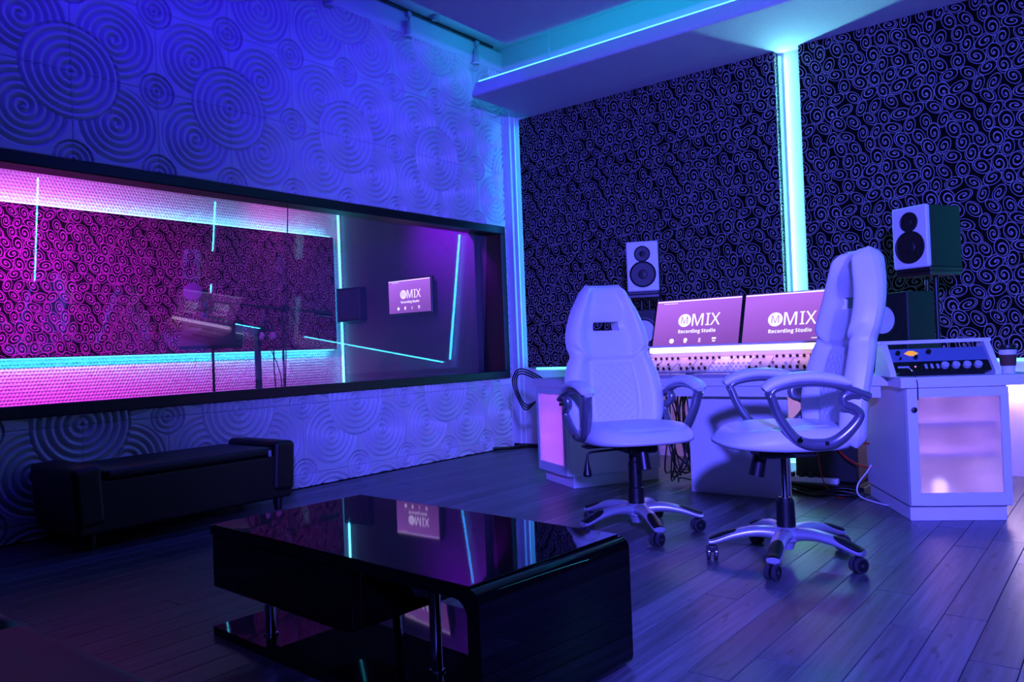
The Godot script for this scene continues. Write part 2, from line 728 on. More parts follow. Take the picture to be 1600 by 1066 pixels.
# ---------------------------------------------------------------- the room
func shell() -> void:
	var w := struct("floor")
	obj("subfloor", mb().box(Vector3(-3.5, -0.06, -2.4), Vector3(9.4, 0.1, 9.6)), M.plank_gap, w)
	w = struct("wall_left")
	var b := mb()
	var x0 := -5.42
	var x1 := WL - 0.022
	var cx := (x0 + x1) / 2
	var th := x1 - x0
	b.box(Vector3(cx, 0.354, -2.4), Vector3(th, 0.708, 9.2))
	b.box(Vector3(cx, 3.2, -2.4), Vector3(th, 1.888, 9.2))
	b.box(Vector3(cx, 1.482, -6.64), Vector3(th, 1.548, 0.66))
	b.box(Vector3(cx, 1.482, 0.7), Vector3(th, 1.548, 3.0))
	obj("plaster", b, M.wall_paint, w)
	w = struct("wall_back")
	obj("plaster", mb().box(Vector3(-2.1, 2.05, ZW - 0.07), Vector3(6.1, 4.3, 0.14)), M.wall_paint, w)
	w = struct("wall_right")
	obj("plaster", mb().box(Vector3(0.98, 2.05, -2.4), Vector3(0.2, 4.3, 9.2)), M.dark_paint, w)
	w = struct("wall_rear")
	obj("plaster", mb().box(Vector3(-2.2, 2.05, 2.1), Vector3(6.2, 4.3, 0.2)), M.dark_paint, w)
	w = struct("ceiling")
	obj("ceiling_board", mb().box(Vector3(-2.2, 4.16, -2.4), Vector3(6.2, 0.12, 9.4)), M.ceiling_flat, w)

var TILE := 0.54
func ripple(z: float, y: float) -> float:
	return ripple_wave(z, y)

func ripple_wave(z: float, y: float) -> float:
	var s := (-2.13 - z) / TILE
	var t := (y - 0.10) / TILE
	# wide rings at every other corner
	var bs := roundf(s / 2.0) * 2.0
	var bt := roundf((t - 1.0) / 2.0) * 2.0 + 1.0
	var d := Vector2(s - bs, t - bt).length() * TILE
	if d < 0.294:
		return pow(absf(sin(PI * d / 0.049)), 0.75)
	var is_ := floorf(s) + 0.5
	var it := floorf(t) + 0.5
	var p := Vector2(s - is_, t - it) * TILE
	d = p.length()
	if d < 0.255:
		var q := d / 0.047 - p.angle() / TAU + is_ * 0.37
		return lerpf(1.0, pow(absf(sin(PI * q)), 0.75), clampf((0.255 - d) / 0.012, 0, 1) * clampf(d / 0.012, 0, 1))
	d = Vector2(s - roundf(s), t - roundf(t)).length() * TILE
	if d < 0.117:
		return pow(absf(sin(PI * d / 0.039)), 0.75)
	return 1.0

func relief_wall() -> void:
	var w := get_node("wall_left")
	var shared := {}
	var zs := []
	for k in range(-4, 9):
		zs.append(-2.13 - TILE * k)
	# spans of the wall left free by the window: z from, z to, y from, y to
	for k in zs.size() - 1:
		for r in range(-1, 8):
			var za: float = zs[k] - 0.0008
			var zb: float = maxf(zs[k + 1] + 0.0008, ZW + 0.002)
			var ya := maxf(0.10 + TILE * r + 0.0008, 0.005)
			var yb := minf(0.10 + TILE * (r + 1) - 0.0008, 3.87)
			if za <= zb or yb <= ya:
				continue
			var pieces := [[za, zb, ya, yb]]
			if zb < -1.0 + 0.0 and za > -6.30:
				pieces = []
				if ya < 0.715:
					pieces.append([za, zb, ya, minf(yb, 0.715)])
				if yb > 2.25:
					pieces.append([za, zb, maxf(ya, 2.25), yb])
				if zb < -6.30 and yb > 0.715 and ya < 2.25:
					pieces.append([-6.305, zb, maxf(ya, 0.715), minf(yb, 2.25)])
			for p in pieces:
				if p[0] - p[1] < 0.02 or p[3] - p[2] < 0.004:
					continue
				# only panels the picture can show are worth relief
				var key := "%d %d %.3f %.3f %.3f %.3f" % [posmod(k, 2), posmod(r, 2), p[0] - zs[k], p[1] - zs[k], p[2] - r * TILE, p[3] - r * TILE]
				var at := Vector3(WL, p[2], p[0])
				if not shared.has(key):
					shared[key] = relief_panel(p[0], p[1], p[2], p[3])
				var o := inst("wall_panel", shared[key], M.relief_white, w, at)
				if w.get_child_count() == 2:
					o.set_meta("label", "white wall panel with raised rings and spirals")

func relief_panel(z0: float, z1: float, y0: float, y1: float) -> Mesh:
	var nz := maxi(2, int(ceil((z0 - z1) / 0.0048)))
	var ny := maxi(2, int(ceil((y1 - y0) / 0.0048)))
	var pts := PackedVector3Array()
	pts.resize((nz + 1) * (ny + 1))
	var A := 0.03
	for j in ny + 1:
		var y := lerpf(y0, y1, float(j) / ny)
		for i in nz + 1:
			var z := lerpf(z0, z1, float(i) / nz)
			var h := A * ripple(z, y)
			if i == 0 or j == 0 or i == nz or j == ny:
				h -= 0.004
			pts[j * (nz + 1) + i] = Vector3(h, y - y0, z - z0)
	var b := mb().surf(pts, nz, ny, false)
	# orientation: the relief looks along +x
	if b.n[b.n.size() / 2].x < 0:
		b = mb().surf(pts, nz, ny, true)
	var L := z1 - z0
	var H := y1 - y0
	b.box(Vector3(-0.0125, H / 2, L / 2), Vector3(0.02, H, absf(L)))
	return b.mesh()

func studio_window() -> void:
	var w := struct("window_1", "wide black framed window onto the pink lit recording booth")
	var z0 := -1.0
	var z1 := -6.31
	var y0 := 0.708
	var y1 := 2.256
	var f := 0.075
	var xf := -5.05
	# face frame and deep dark linings
	var bars := [[Vector3(xf, y1 - f / 2, (z0 + z1) / 2), Vector3(0.07, f, z0 - z1)], [Vector3(xf, y0 + f / 2, (z0 + z1) / 2), Vector3(0.07, f, z0 - z1)],
		[Vector3(xf, (y0 + y1) / 2, z1 + f / 2), Vector3(0.07, y1 - y0 - 2 * f, f)], [Vector3(xf, (y0 + y1) / 2, z0 - f / 2), Vector3(0.07, y1 - y0 - 2 * f, f)]]
	for q in bars:
		obj("frame_bar", mb().box(q[0], q[1], 0.006), M.black_frame, w)
	var cx := -5.25
	var dx := 0.35
	obj("lining", mb().box(Vector3(cx, y1 - 0.012, (z0 + z1) / 2), Vector3(dx, 0.024, z0 - z1)), M.black_frame, w)
	obj("lining", mb().box(Vector3(cx, y0 + 0.02, (z0 + z1) / 2), Vector3(dx, 0.04, z0 - z1)), M.black_frame, w)
	obj("lining", mb().box(Vector3(cx, (y0 + y1) / 2, z1 + 0.012), Vector3(dx, y1 - y0 - 0.07, 0.024)), M.black_frame, w)
	obj("lining", mb().box(Vector3(cx, (y0 + y1) / 2, z0 - 0.012), Vector3(dx, y1 - y0 - 0.07, 0.024)), M.black_frame, w)
	# the panes lean into the room at the top
	var tilt := Basis(Vector3(0, 0, 1), -0.077)
	var h := 1.49
	var zs := -3.83
	for q in [[z0 - 0.03, zs + 0.002], [zs - 0.002, z1 + 0.03]]:
		obj("pane", mb().box(Vector3(-5.3, 1.49, (q[0] + q[1]) / 2), Vector3(0.008, h, q[0] - q[1]), 0.0, tilt), M.glass, w)
	obj("pane_joint", mb().box(Vector3(-5.3, 1.49, zs), Vector3(0.009, h, 0.004), 0.0, tilt), M.silicone, w)

func floor_planks() -> void:
	var w := get_node("floor")
	var pw := 0.1345
	var meshes := {}
	var r := RandomNumberGenerator.new()
	r.seed = 5
	var count := 0
	var rest := mb()
	for k in range(-33, 11):
		var x := -0.703 + pw * k - pw / 2
		if x < -5.05 or x > 0.86:
			continue
		var z := -6.37 - r.randf_range(0.05, 1.1)
		while z < 1.95:
			var za := maxf(z, -6.37)
			var zb := minf(z + 1.24, 1.98)
			z += 1.24
			var L := snappedf(zb - za, 0.01)
			if L < 0.06:
				continue
			var visible := zb < -0.4 + (x * -0.02) and count < 296
			if not visible:
				rest.box(Vector3(x, -0.006, (za + zb) / 2), Vector3(pw - 0.0022, 0.012, L - 0.003))
				continue
			if not meshes.has(L):
				meshes[L] = mb().box(Vector3(0, -0.006, 0), Vector3(pw - 0.0022, 0.012, L - 0.003), 0.0015).mesh()
			count += 1
			inst("plank", meshes[L], M["plank_%d" % r.randi_range(0, 5)], w, Vector3(x, 0, (za + zb) / 2))
	var o := obj("planks", rest, M.plank_0, w)
	o.set_meta("kind", "stuff")

func back_wall() -> void:
	var w := get_node("wall_back")
	var th := 0.04
	var y0 := 0.812
	var y1 := 3.30
	# big papered panels with lit slots between them, standing off the wall
	for q in [[-4.77, -2.18], [-1.99, -0.14], [0.06, 0.80]]:
		var cx: float = (q[0] + q[1]) / 2
		obj("papered_panel", mb().box(Vector3(cx, (y0 + y1) / 2, WB - th / 2), Vector3(q[1] - q[0], y1 - y0, th), 0.003), M.swirl_paper, w)
		obj("panel_batten", mb().box(Vector3(cx, 2.1, (WB - th + ZW) / 2), Vector3(q[1] - q[0] - 0.16, 2.2, WB - th - ZW)), M.plain_white, w)
		obj("panel_edge", mb().box(Vector3(q[1] - 0.006, (y0 + y1) / 2, WB - 0.05), Vector3(0.012, y1 - y0 - 0.01, 0.07)), M.swirl_paper, w)
	led("cyan LED strip standing in the slot between the two big papered panels", Vector3(-2.167, 2.05, ZW + 0.010), Vector3(0.016, 2.46, 0.016), Vector3(0.75, 0, 0.66), 2.8, "led_cyan", 0.014, lc(0.22, 0.86, 1.0))
	led("cyan LED strip standing in the slot behind the frosted cabinet", Vector3(0.045, 2.05, ZW + 0.010), Vector3(0.016, 2.46, 0.016), Vector3(-0.75, 0, 0.66), 0.6, "led_cyan", 0.014)
	# LEDs behind the outer edges of the panels, shining at the corners
	led("cyan LED strip behind the papered panel's edge beside the relief wall", Vector3(-4.79, 2.05, ZW + 0.014), Vector3(0.016, 2.46, 0.016), Vector3(-1, 0, 0.35), 0.5, "led_cyan_soft", 0.014, lc(0.02, 0.34, 1.0))
	# LEDs under the panels, above the desk
	led("cyan LED strip under the papered panel nearer the relief wall", Vector3(-3.47, 0.80, ZW + 0.012), Vector3(2.5, 0.024, 0.014), Vector3(0, -0.5, 0.6), 0.35, "led_cyan", 0.02)
	led("cyan LED strip under the papered panel behind the coffee cup", Vector3(-1.07, 0.80, ZW + 0.012), Vector3(1.8, 0.024, 0.014), Vector3(0, -0.5, 0.6), 0.3, "led_cyan", 0.02)
	led("cyan LED strip upright on the bare wall opposite the relief wall", Vector3(0.872, 1.75, -4.3), Vector3(0.014, 1.7, 0.02), Vector3(-1, 0, 0), 0.3, "led_cyan", 0.016)
	# mouldings in the lit corner
	var t := struct("trim_1", "white ribbed corner moulding")
	obj("moulding", mb().box(Vector3(-4.97, 1.93, ZW + 0.008), Vector3(0.17, 3.86, 0.016), 0.004), M.plain_white, t)
	obj("rib", mb().box(Vector3(-5.03, 1.93, ZW + 0.018), Vector3(0.03, 3.86, 0.02), 0.006), M.plain_white, t)
	obj("rib", mb().box(Vector3(-4.95, 1.93, ZW + 0.018), Vector3(0.034, 3.86, 0.024), 0.009), M.plain_white, t)
	obj("pipe", mb().cyl(Vector3(-5.035, 0.0, ZW + 0.04), Vector3(-5.035, 0.66, ZW + 0.04), 0.012, 0.012, 10), M.plain_white, t)
	var bb := struct("baseboard_back")
	obj("board", mb().box(Vector3(-4.3, 0.02, ZW + 0.018), Vector3(1.5, 0.04, 0.03), 0.004), M.black_plastic, bb)

func led(label: String, c: Vector3, s: Vector3, dir: Vector3, e: float, gl: String, width: float, col := Color(0, 0, 0)) -> void:
	var o := obj("led_strip", mb().box(Vector3.ZERO, s, 0.002), M[gl], self, c)
	tag(o, label, "led strip")
	var long := Vector3.RIGHT if s.x > s.y and s.x > s.z else Vector3.UP if s.y > s.z else Vector3.BACK
	var L := maxf(s.x, maxf(s.y, s.z))
	var d := dir.normalized()
	var reach := absf(d.x) * s.x / 2 + absf(d.y) * s.y / 2 + absf(d.z) * s.z / 2
	var col2 := lc(0.04, 0.60, 1.0) if col == Color(0, 0, 0) else col
	area("led_light", c + d * (reach + 0.004), d, long, Vector2(L * 0.99, width), col2, e)

func overhead() -> void:
	# the floating soffit over the desk
	var s := struct("ceiling_soffit", "floating pale soffit over the desk with a cyan lit upper edge")
	var poly := PackedVector2Array()
	# profile in (z, y)
	var zf := -5.41
	poly.append(Vector2(ZW, 3.301))
	poly.append(Vector2(zf - 0.02, 3.301))
	for k in 5:
		var a := -PI / 2 + PI * 0.38 * k / 4.0
		poly.append(Vector2(zf - 0.02 + 0.02 * cos(a), 3.321 + 0.02 * sin(a)))
	poly.append(Vector2(zf - 0.055, 3.435))
	poly.append(Vector2(zf - 0.065, 3.445))
	poly.append(Vector2(ZW, 3.445))
	var xf := Transform3D(Basis(Vector3(0, 0, 1), Vector3(0, 1, 0), Vector3(-1, 0, 0)), Vector3(0, 0, 0))
	obj("soffit_body", mb().prism(poly, 4.63, -0.86, xf), M.ceiling_tile, s)
	for x in [-4.1, -2.1, -0.2]:
		obj("hanger", mb().cyl(Vector3(x, 3.44, -5.9), Vector3(x, 4.1, -5.9), 0.006, 0.006, 8), M.silver, s)
	led("cyan LED strip lying along the soffit's upper front edge", Vector3(-1.9, 3.451, -5.487), Vector3(5.40, 0.012, 0.02), Vector3(0, 1, -0.5), 2.9, "led_cyan", 0.02, lc(0.015, 0.52, 1.0))
	# dropped, woven ceiling field in the middle of the room
	var p := struct("ceiling_panel", "dropped woven ceiling field")
	obj("panel_body", mb().box(Vector3(-1.66, 3.83, -2.0), Vector3(4.9, 0.46, 6.58), 0.01), M.ceiling_tile, p)
	led("blue LED strip on the dropped ceiling field's edge above the relief wall", Vector3(-4.118, 3.68, -2.9), Vector3(0.014, 0.02, 4.6), Vector3(-1, -0.8, 0), 2.7, "led_blue", 0.016, lc(0.03, 0.004, 1.0))
	# cornice along the relief wall and the lamp rail over it
	var t := struct("trim_2", "white cornice along the top of the relief wall")
	obj("cornice", mb().box(Vector3(WL + 0.0, 3.965, -2.3), Vector3(0.07, 0.2, 8.4), 0.008), M.plain_white, t)
	var r := thing("track_rail", "thin dark lamp rail under the ceiling along the white cornice", "rail", Vector3(WL + 0.06, 4.07, -3.4))
	obj("rail", mb().box(Vector3.ZERO, Vector3(0.022, 0.018, 5.6), 0.003), M.black_plastic, r)
	for q in [-4.15, -5.02, -5.95]:
		var h := thing("track_spotlight", "small unlit pale track spotlight clipped to the dark rail above the relief wall", "spotlight", Vector3(WL + 0.06, 4.06, q), 0.0, "track spotlights")
		obj("clip", mb().box(Vector3(0, -0.02, 0), Vector3(0.035, 0.05, 0.05), 0.006), M.knob_grey, h)
		obj("stem", mb().cyl(Vector3(0, -0.03, 0), Vector3(0.012, -0.13, 0.01), 0.012, 0.01, 10), M.knob_grey, h)
		obj("can", mb().cyl(Vector3(0.012, -0.1, 0.03), Vector3(0.015, -0.24, 0.04), 0.026, 0.03, 16), M.knob_grey, h)
		obj("rim", mb().lathe([Vector2(0.033, -0.006), Vector2(0.036, 0.0), Vector2(0.033, 0.006), Vector2(0.022, 0.006)], Transform3D(Basis(), Vector3(0.015, -0.235, 0.04)), 18), M.speaker_white, h)
	var k := thing("track_feed", "round dark feed knob at the middle of the lamp rail", "knob", Vector3(WL + 0.12, 4.09, -5.3))
	obj("knob", mb().lathe([Vector2(0.0, -0.04), Vector2(0.03, -0.035), Vector2(0.036, 0.0)], Transform3D(), 16), M.desk_grey, k)

# ---------------------------------------------------------------- the recording booth behind the window
func booth() -> void:
	var xb := -7.5
	var ze := -6.2
	var w := struct("wall_booth_back")
	obj("foam_lining", mb().box(Vector3(xb - 0.05, 1.45, -2.6), Vector3(0.1, 2.9, 7.4)), M.foam_white, w)
	obj("papered_panel", mb().box(Vector3(xb + 0.075, 1.745, -2.9), Vector3(0.05, 1.32, 6.26), 0.003), M.booth_paper, w)
	obj("panel_batten", mb().box(Vector3(xb + 0.025, 1.745, -2.9), Vector3(0.05, 1.1, 6.0)), M.plain_white, w)
	w = struct("wall_booth_end")
	obj("plaster", mb().box(Vector3(-6.4, 1.45, ze - 0.05), Vector3(2.1, 2.9, 0.1)), M.booth_paint, w)
	w = struct("wall_booth_far")
	obj("plaster", mb().box(Vector3(-6.4, 1.45, 1.0), Vector3(2.1, 2.9, 0.1)), M.booth_paint, w)
	w = struct("ceiling_booth")
	obj("board", mb().box(Vector3(-6.45, 2.93, -2.6), Vector3(2.3, 0.1, 7.4)), M.ceiling_flat, w)
	w = struct("floor_booth")
	obj("board", mb().box(Vector3(-6.45, -0.03, -2.6), Vector3(2.3, 0.06, 7.4)), M.plank_4, w)
	led("cyan LED strip along the upper edge of the booth's papered panel", Vector3(xb + 0.075, 2.413, -2.9), Vector3(0.016, 0.01, 6.2), Vector3(-0.75, 1, 0), 1.0, "led_cyan", 0.016)
	led("cyan LED strip along the lower edge of the booth's papered panel", Vector3(xb + 0.07, 1.077, -2.9), Vector3(0.016, 0.01, 6.2), Vector3(-0.75, -1, 0), 1.1, "led_cyan", 0.016)
	led("cyan LED strip upright in the booth corner beside the small wall cabinet", Vector3(xb + 0.012, 1.45, ze + 0.012), Vector3(0.02, 2.86, 0.02), Vector3(0.75, 0, 0.66), 0.5, "led_cyan", 0.016)
	par_can("booth_lamp", "magenta can lamp in the booth aimed at the papered panel", Vector3(-5.75, 2.6, -1.6), Vector3(-7.5, 1.35, -3.2), "lamp_magenta", 40.0, 1.0, 0.1, lc(0.95, 0.006, 1.0), 27.0)
	par_can("booth_lamp", "magenta can lamp in the booth aimed at the foam over the panel", Vector3(-6.6, 2.72, -5.0), Vector3(-7.5, 2.35, -5.5), "lamp_magenta", 48.0, 1.0, 0.08, lc(1.0, 0.01, 0.75), 0.8)
	par_can("booth_lamp", "purple can lamp in the booth aimed at the wall screen", Vector3(-5.72, 2.68, -5.2), Vector3(-5.68, 2.25, -6.2), "lamp_purple", 40.0, 1.0, 0.08, lc(0.30, 0.0, 1.0), 9.0)
	# wall screen
	var t := thing("wall_screen", "small wall screen with a purple logo page hanging in the booth", "screen", Vector3(-6.235, 1.63, ze + 0.01))
	obj("bracket", mb().box(Vector3(0, 0, 0.015), Vector3(0.2, 0.2, 0.05)), M.black_plastic, t)
	var body := obj("casing", mb().box(Vector3(0, 0, 0.06), Vector3(0.69, 0.40, 0.05), 0.006), M.black_plastic, t)
	body.set_meta("label", "black screen casing")
	screen_page(t, Transform3D(Basis(), Vector3(0, 0, 0.086)), Vector2(0.65, 0.365), true)
	# small framed wall cabinet beside the corner
	t = thing("wall_cabinet", "dark square wall cabinet beside the booth corner", "cabinet", Vector3(-7.24, 1.60, ze + 0.005))
	obj("body", mb().box(Vector3(0, 0, 0.05), Vector3(0.40, 0.40, 0.10), 0.006), M.navy_panel, t)
	obj("rim", mb().box(Vector3(0, 0.185, 0.105), Vector3(0.40, 0.03, 0.02), 0.003), M.black_plastic, t)
	obj("rim", mb().box(Vector3(0, -0.185, 0.105), Vector3(0.40, 0.03, 0.02), 0.003), M.black_plastic, t)
	obj("rim", mb().box(Vector3(-0.185, 0, 0.105), Vector3(0.03, 0.34, 0.02), 0.003), M.black_plastic, t)
	obj("rim", mb().box(Vector3(0.185, 0, 0.105), Vector3(0.03, 0.34, 0.02), 0.003), M.black_plastic, t)
	obj("latch", mb().box(Vector3(0.09, -0.05, 0.106), Vector3(0.03, 0.12, 0.02), 0.003), M.black_plastic, t)
	# microphone on a heavy column stand
	t = thing("microphone_stand", "thick black column stand with a short boom in the booth", "stand", Vector3(-6.2, 0, -4.15))
	obj("base", mb().lathe([Vector2(0, 0.05), Vector2(0.2, 0.04), Vector2(0.24, 0.0)], Transform3D(), 28), M.black_plastic, t)
	obj("column", mb().cyl(Vector3(0, 0.03, 0), Vector3(0, 1.24, 0), 0.032, 0.028, 18), M.black_plastic, t)
	obj("clutch", mb().rbox(Vector3(0, 1.255, 0), Vector3(0.09, 0.09, 0.14), 0.02), M.black_plastic, t)
	obj("boom", mb().cyl(Vector3(0, 1.26, -0.1), Vector3(0.02, 1.38, 0.50), 0.013, 0.011, 12), M.black_plastic, t)
	obj("cable", mb().sweep(curve([Vector3(0.01, 1.26, -0.1), Vector3(0.0, 1.2, -0.17), Vector3(0.01, 0.9, -0.16), Vector3(0.0, 0.5, -0.2), Vector3(0.0, 0.02, -0.25)], 6), 0.006, 0.006, 8), M.black_plastic, t)
	obj("cable", mb().sweep(curve([Vector3(0.01, 1.27, -0.05), Vector3(0.02, 1.1, -0.12), Vector3(0.03, 0.8, -0.22), Vector3(0.0, 0.4, -0.2), Vector3(0.05, 0.02, -0.3)], 6), 0.005, 0.005, 8), M.black_plastic, t)
	t = thing("studio_microphone", "dark studio microphone with a round pop filter at the boom's end", "microphone", Vector3(-6.18, 1.36, -3.63))
	obj("body", mb().lathe([Vector2(0, 0.0), Vector2(0.024, 0.003), Vector2(0.027, 0.02), Vector2(0.027, 0.14), Vector2(0.024, 0.145)], Transform3D(), 18), M.gear_blue, t)
	obj("grille", mb().lathe([Vector2(0.027, 0.145), Vector2(0.029, 0.16), Vector2(0.029, 0.22), Vector2(0.022, 0.245), Vector2(0, 0.25)], Transform3D(), 18), M.black_plastic, t)
	obj("shock_mount", mb().sweep(curve([Vector3(0.06, 0.08, 0), Vector3(0, 0.08, 0.06), Vector3(-0.06, 0.08, 0), Vector3(0, 0.08, -0.06)], 6, true), 0.006, 0.012, 8), M.black_plastic, t)
	obj("shock_mount", mb().sweep(curve([Vector3(0.06, 0.18, 0), Vector3(0, 0.18, 0.06), Vector3(-0.06, 0.18, 0), Vector3(0, 0.18, -0.06)], 6, true), 0.006, 0.012, 8), M.black_plastic, t)
	obj("mount_post", mb().box(Vector3(0, 0.13, -0.066), Vector3(0.03, 0.16, 0.014), 0.003), M.black_plastic, t)
	obj("gooseneck", mb().sweep(curve([Vector3(0, 0.1, 0.06), Vector3(0.03, 0.06, 0.1), Vector3(0.05, 0.12, 0.12), Vector3(0.04, 0.17, 0.12)], 6), 0.004, 0.004, 8), M.black_plastic, t)
	var fx := Transform3D(Basis(Vector3(0, 1, 0), 0.9) * Basis(Vector3(1, 0, 0), PI / 2), Vector3(0.04, 0.22, 0.12))
	obj("pop_filter", mb().lathe([Vector2(0, 0.004), Vector2(0.07, 0.004), Vector2(0.076, 0.0), Vector2(0.07, -0.004), Vector2(0, -0.004)], fx, 28), M.gear_blue, t)
	# dark second boom
	t = thing("boom_stand", "thin black boom stand reaching sideways behind the column stand", "stand", Vector3(-6.45, 0, -4.6))
	for a in 3:
		var d := Vector3(cos(a * TAU / 3), 0, sin(a * TAU / 3))
		obj("leg", mb().cyl(Vector3(0, 0.16, 0), d * 0.3 + Vector3(0, 0.008, 0), 0.009, 0.008, 8), M.black_plastic, t)
	obj("pole", mb().cyl(Vector3(0, 0.1, 0), Vector3(0, 1.46, 0), 0.011, 0.011, 10), M.black_plastic, t)
	obj("boom", mb().cyl(Vector3(0.0, 1.44, -0.55), Vector3(0.12, 1.52, 0.82), 0.011, 0.009, 10), M.black_plastic, t)
	obj("counterweight", mb().cyl(Vector3(0.0, 1.435, -0.6), Vector3(0.0, 1.447, -0.4), 0.03, 0.03, 16), M.black_plastic, t)
	obj("clutch", mb().rbox(Vector3(0.02, 1.475, 0.0), Vector3(0.06, 0.07, 0.07), 0.015), M.black_plastic, t)
	# music stand
	t = thing("music_stand", "black music stand with a tilted desk in front of the booth window", "music stand", Vector3(-6.05, 0, -3.62), 0.5)
	for a in 3:
		var d := Vector3(cos(a * TAU / 3 + 0.4), 0, sin(a * TAU / 3 + 0.4))
		obj("leg", mb().cyl(Vector3(0, 0.2, 0), d * 0.28 + Vector3(0, 0.008, 0), 0.008, 0.007, 8), M.black_plastic, t)
	obj("pole", mb().cyl(Vector3(0, 0.12, 0), Vector3(0, 1.12, 0), 0.013, 0.011, 10), M.black_plastic, t)
	var ds := Basis(Vector3(0, 1, 0), 0.35) * Basis(Vector3(1, 0, 0), -0.5)
	obj("desk", mb().box(Vector3(0, 1.22, 0.0), Vector3(0.50, 0.27, 0.008), 0.003, ds), M.speaker_black, t)
	obj("ledge", mb().box(Vector3(0, 1.22, 0.0) + ds * Vector3(0, -0.13, 0.025), Vector3(0.50, 0.008, 0.05), 0.002, ds), M.speaker_black, t)
	# headphones hung on the column's clutch
	t = thing("headphones", "pale blue headphones hung on the black column stand", "headphones", Vector3(-6.17, 1.22, -4.23))
	obj("headband", mb().sweep(curve([Vector3(0, 0.0, -0.06), Vector3(0, 0.09, -0.05), Vector3(0, 0.12, 0.0), Vector3(0, 0.09, 0.05), Vector3(0, 0.0, 0.06)], 6), 0.012, 0.005, 8), M.black_plastic, t)
	for s in [-1, 1]:
		obj("ear_cup", mb().lathe([Vector2(0, 0.02), Vector2(0.03, 0.018), Vector2(0.038, 0.0), Vector2(0.03, -0.018), Vector2(0, -0.02)], Transform3D(Basis(Vector3(1, 0, 0), PI / 2), Vector3(0, -0.01, s * 0.06)), 18), M.knob_grey, t)

# ---------------------------------------------------------------- screens
func letters(called: String, text: String, high: float, bold: bool, m: Material, parent: Node, xf: Transform3D) -> void:
	var f := SystemFont.new()
	f.font_names = PackedStringArray(["Droid Sans"])
	f.font_weight = 700 if bold else 400
	var t := TextMesh.new()
	t.text = text
	t.font = f
	t.font_size = 48
	t.pixel_size = high / 48.0 / 0.714
	t.depth = 0.0008
	t.curve_step = 2.0
	var o := inst(called, t, m, parent)
	o.transform = xf

func screen_page(t: Node3D, xf: Transform3D, s: Vector2, icons: bool) -> void:
	var b := mb()
	var z := 0.0012
	b.quad(Vector3(-s.x / 2, s.y / 2, 0), Vector3(s.x / 2, s.y / 2, 0), Vector3(s.x / 2, -s.y / 2, 0), Vector3(-s.x / 2, -s.y / 2, 0), Vector3.BACK)
	var o := obj("screen", b, M.screen_purple, t)
	o.transform = xf
	o.set_meta("label", "glowing purple screen with a white logo")
	var up := 0.06 if icons else -0.02
	var cx := -0.065 * s.x
	if not icons:
		cx = -0.09 * s.x
	var p := obj("logo_disc", mb().lathe([Vector2(0, 0.0006), Vector2(0.135 * s.y, 0.0006)], Transform3D(Basis(Vector3(1, 0, 0), PI / 2), Vector3(cx - 0.075 * s.x, up * s.y, z - 0.0006)), 30), M.screen_white, o)
	letters("logo_letter", "M", 0.15 * s.y, false, M.screen_logo_purple, o, Transform3D(Basis(), Vector3(cx - 0.075 * s.x, up * s.y, z + 0.0008)))
	letters("screen_lettering", "MIX", 0.25 * s.y, false, M.screen_white, o, Transform3D(Basis(), Vector3(cx + 0.165 * s.x, up * s.y, z)))
	letters("screen_lettering", "Recording Studio", 0.069 * s.y, true, M.screen_white, o, Transform3D(Basis(), Vector3(cx + 0.08 * s.x, (up - 0.23) * s.y, z)))
	# page furniture
	o.add_child(bar("screen_rule", Vector3(0, 0.475 * s.y, z), Vector3(s.x * 0.99, 0.022 * s.y, 0.0006)), true)
	if icons:
		o.add_child(bar("screen_rule", Vector3(-0.33 * s.x, 0.43 * s.y, z), Vector3(s.x * 0.17, 0.010 * s.y, 0.0006)), true)
		for k in 4:
			var q := Vector3((-0.27 + 0.165 * k) * s.x, -0.36 * s.y, z)
			var r := 0.05 * s.y
			var g := mb()
			if k == 0:
				g.lathe([Vector2(0, 0), Vector2(r, 0)], Transform3D(Basis(Vector3(1, 0, 0), PI / 2), q), 20)
			elif k == 1:
				g.lathe([Vector2(0, 0), Vector2(r * 0.8, 0)], Transform3D(Basis(Vector3(1, 0, 0), PI / 2), q + Vector3(0, r * 0.3, 0)), 20)
				g.box(q + Vector3(-r * 0.1, -r * 0.7, 0), Vector3(r * 1.1, r * 0.4, 0.0004))
			elif k == 2:
				g.box(q, Vector3(r * 0.9, r * 1.8, 0.0004))
			else:
				g.box(q + Vector3(0, r * 0.55, 0), Vector3(r * 1.7, r * 0.7, 0.0004))
				g.box(q + Vector3(0, -r * 0.5, 0), Vector3(r * 1.2, r * 0.5, 0.0004))
			obj("screen_icon", g, M.screen_gold if k == 2 else M.screen_white, o)
	else:
		o.add_child(bar("screen_rule", Vector3(0.33 * s.x, -0.40 * s.y, z), Vector3(s.x * 0.24, 0.016 * s.y, 0.0006)), true)

func bar(called: String, c: Vector3, s: Vector3) -> MeshInstance3D:
	var o := MeshInstance3D.new()
	o.name = called
	o.mesh = mb().box(c, s).mesh()
	o.material_override = M.screen_white
	return o

# ---------------------------------------------------------------- the desk
func cab_xf(s: float) -> Transform3D:
	return Transform3D(Basis(Vector3.UP, s * PI / 6.0), Vector3(DX + s * 1.09, 0, -4.59))

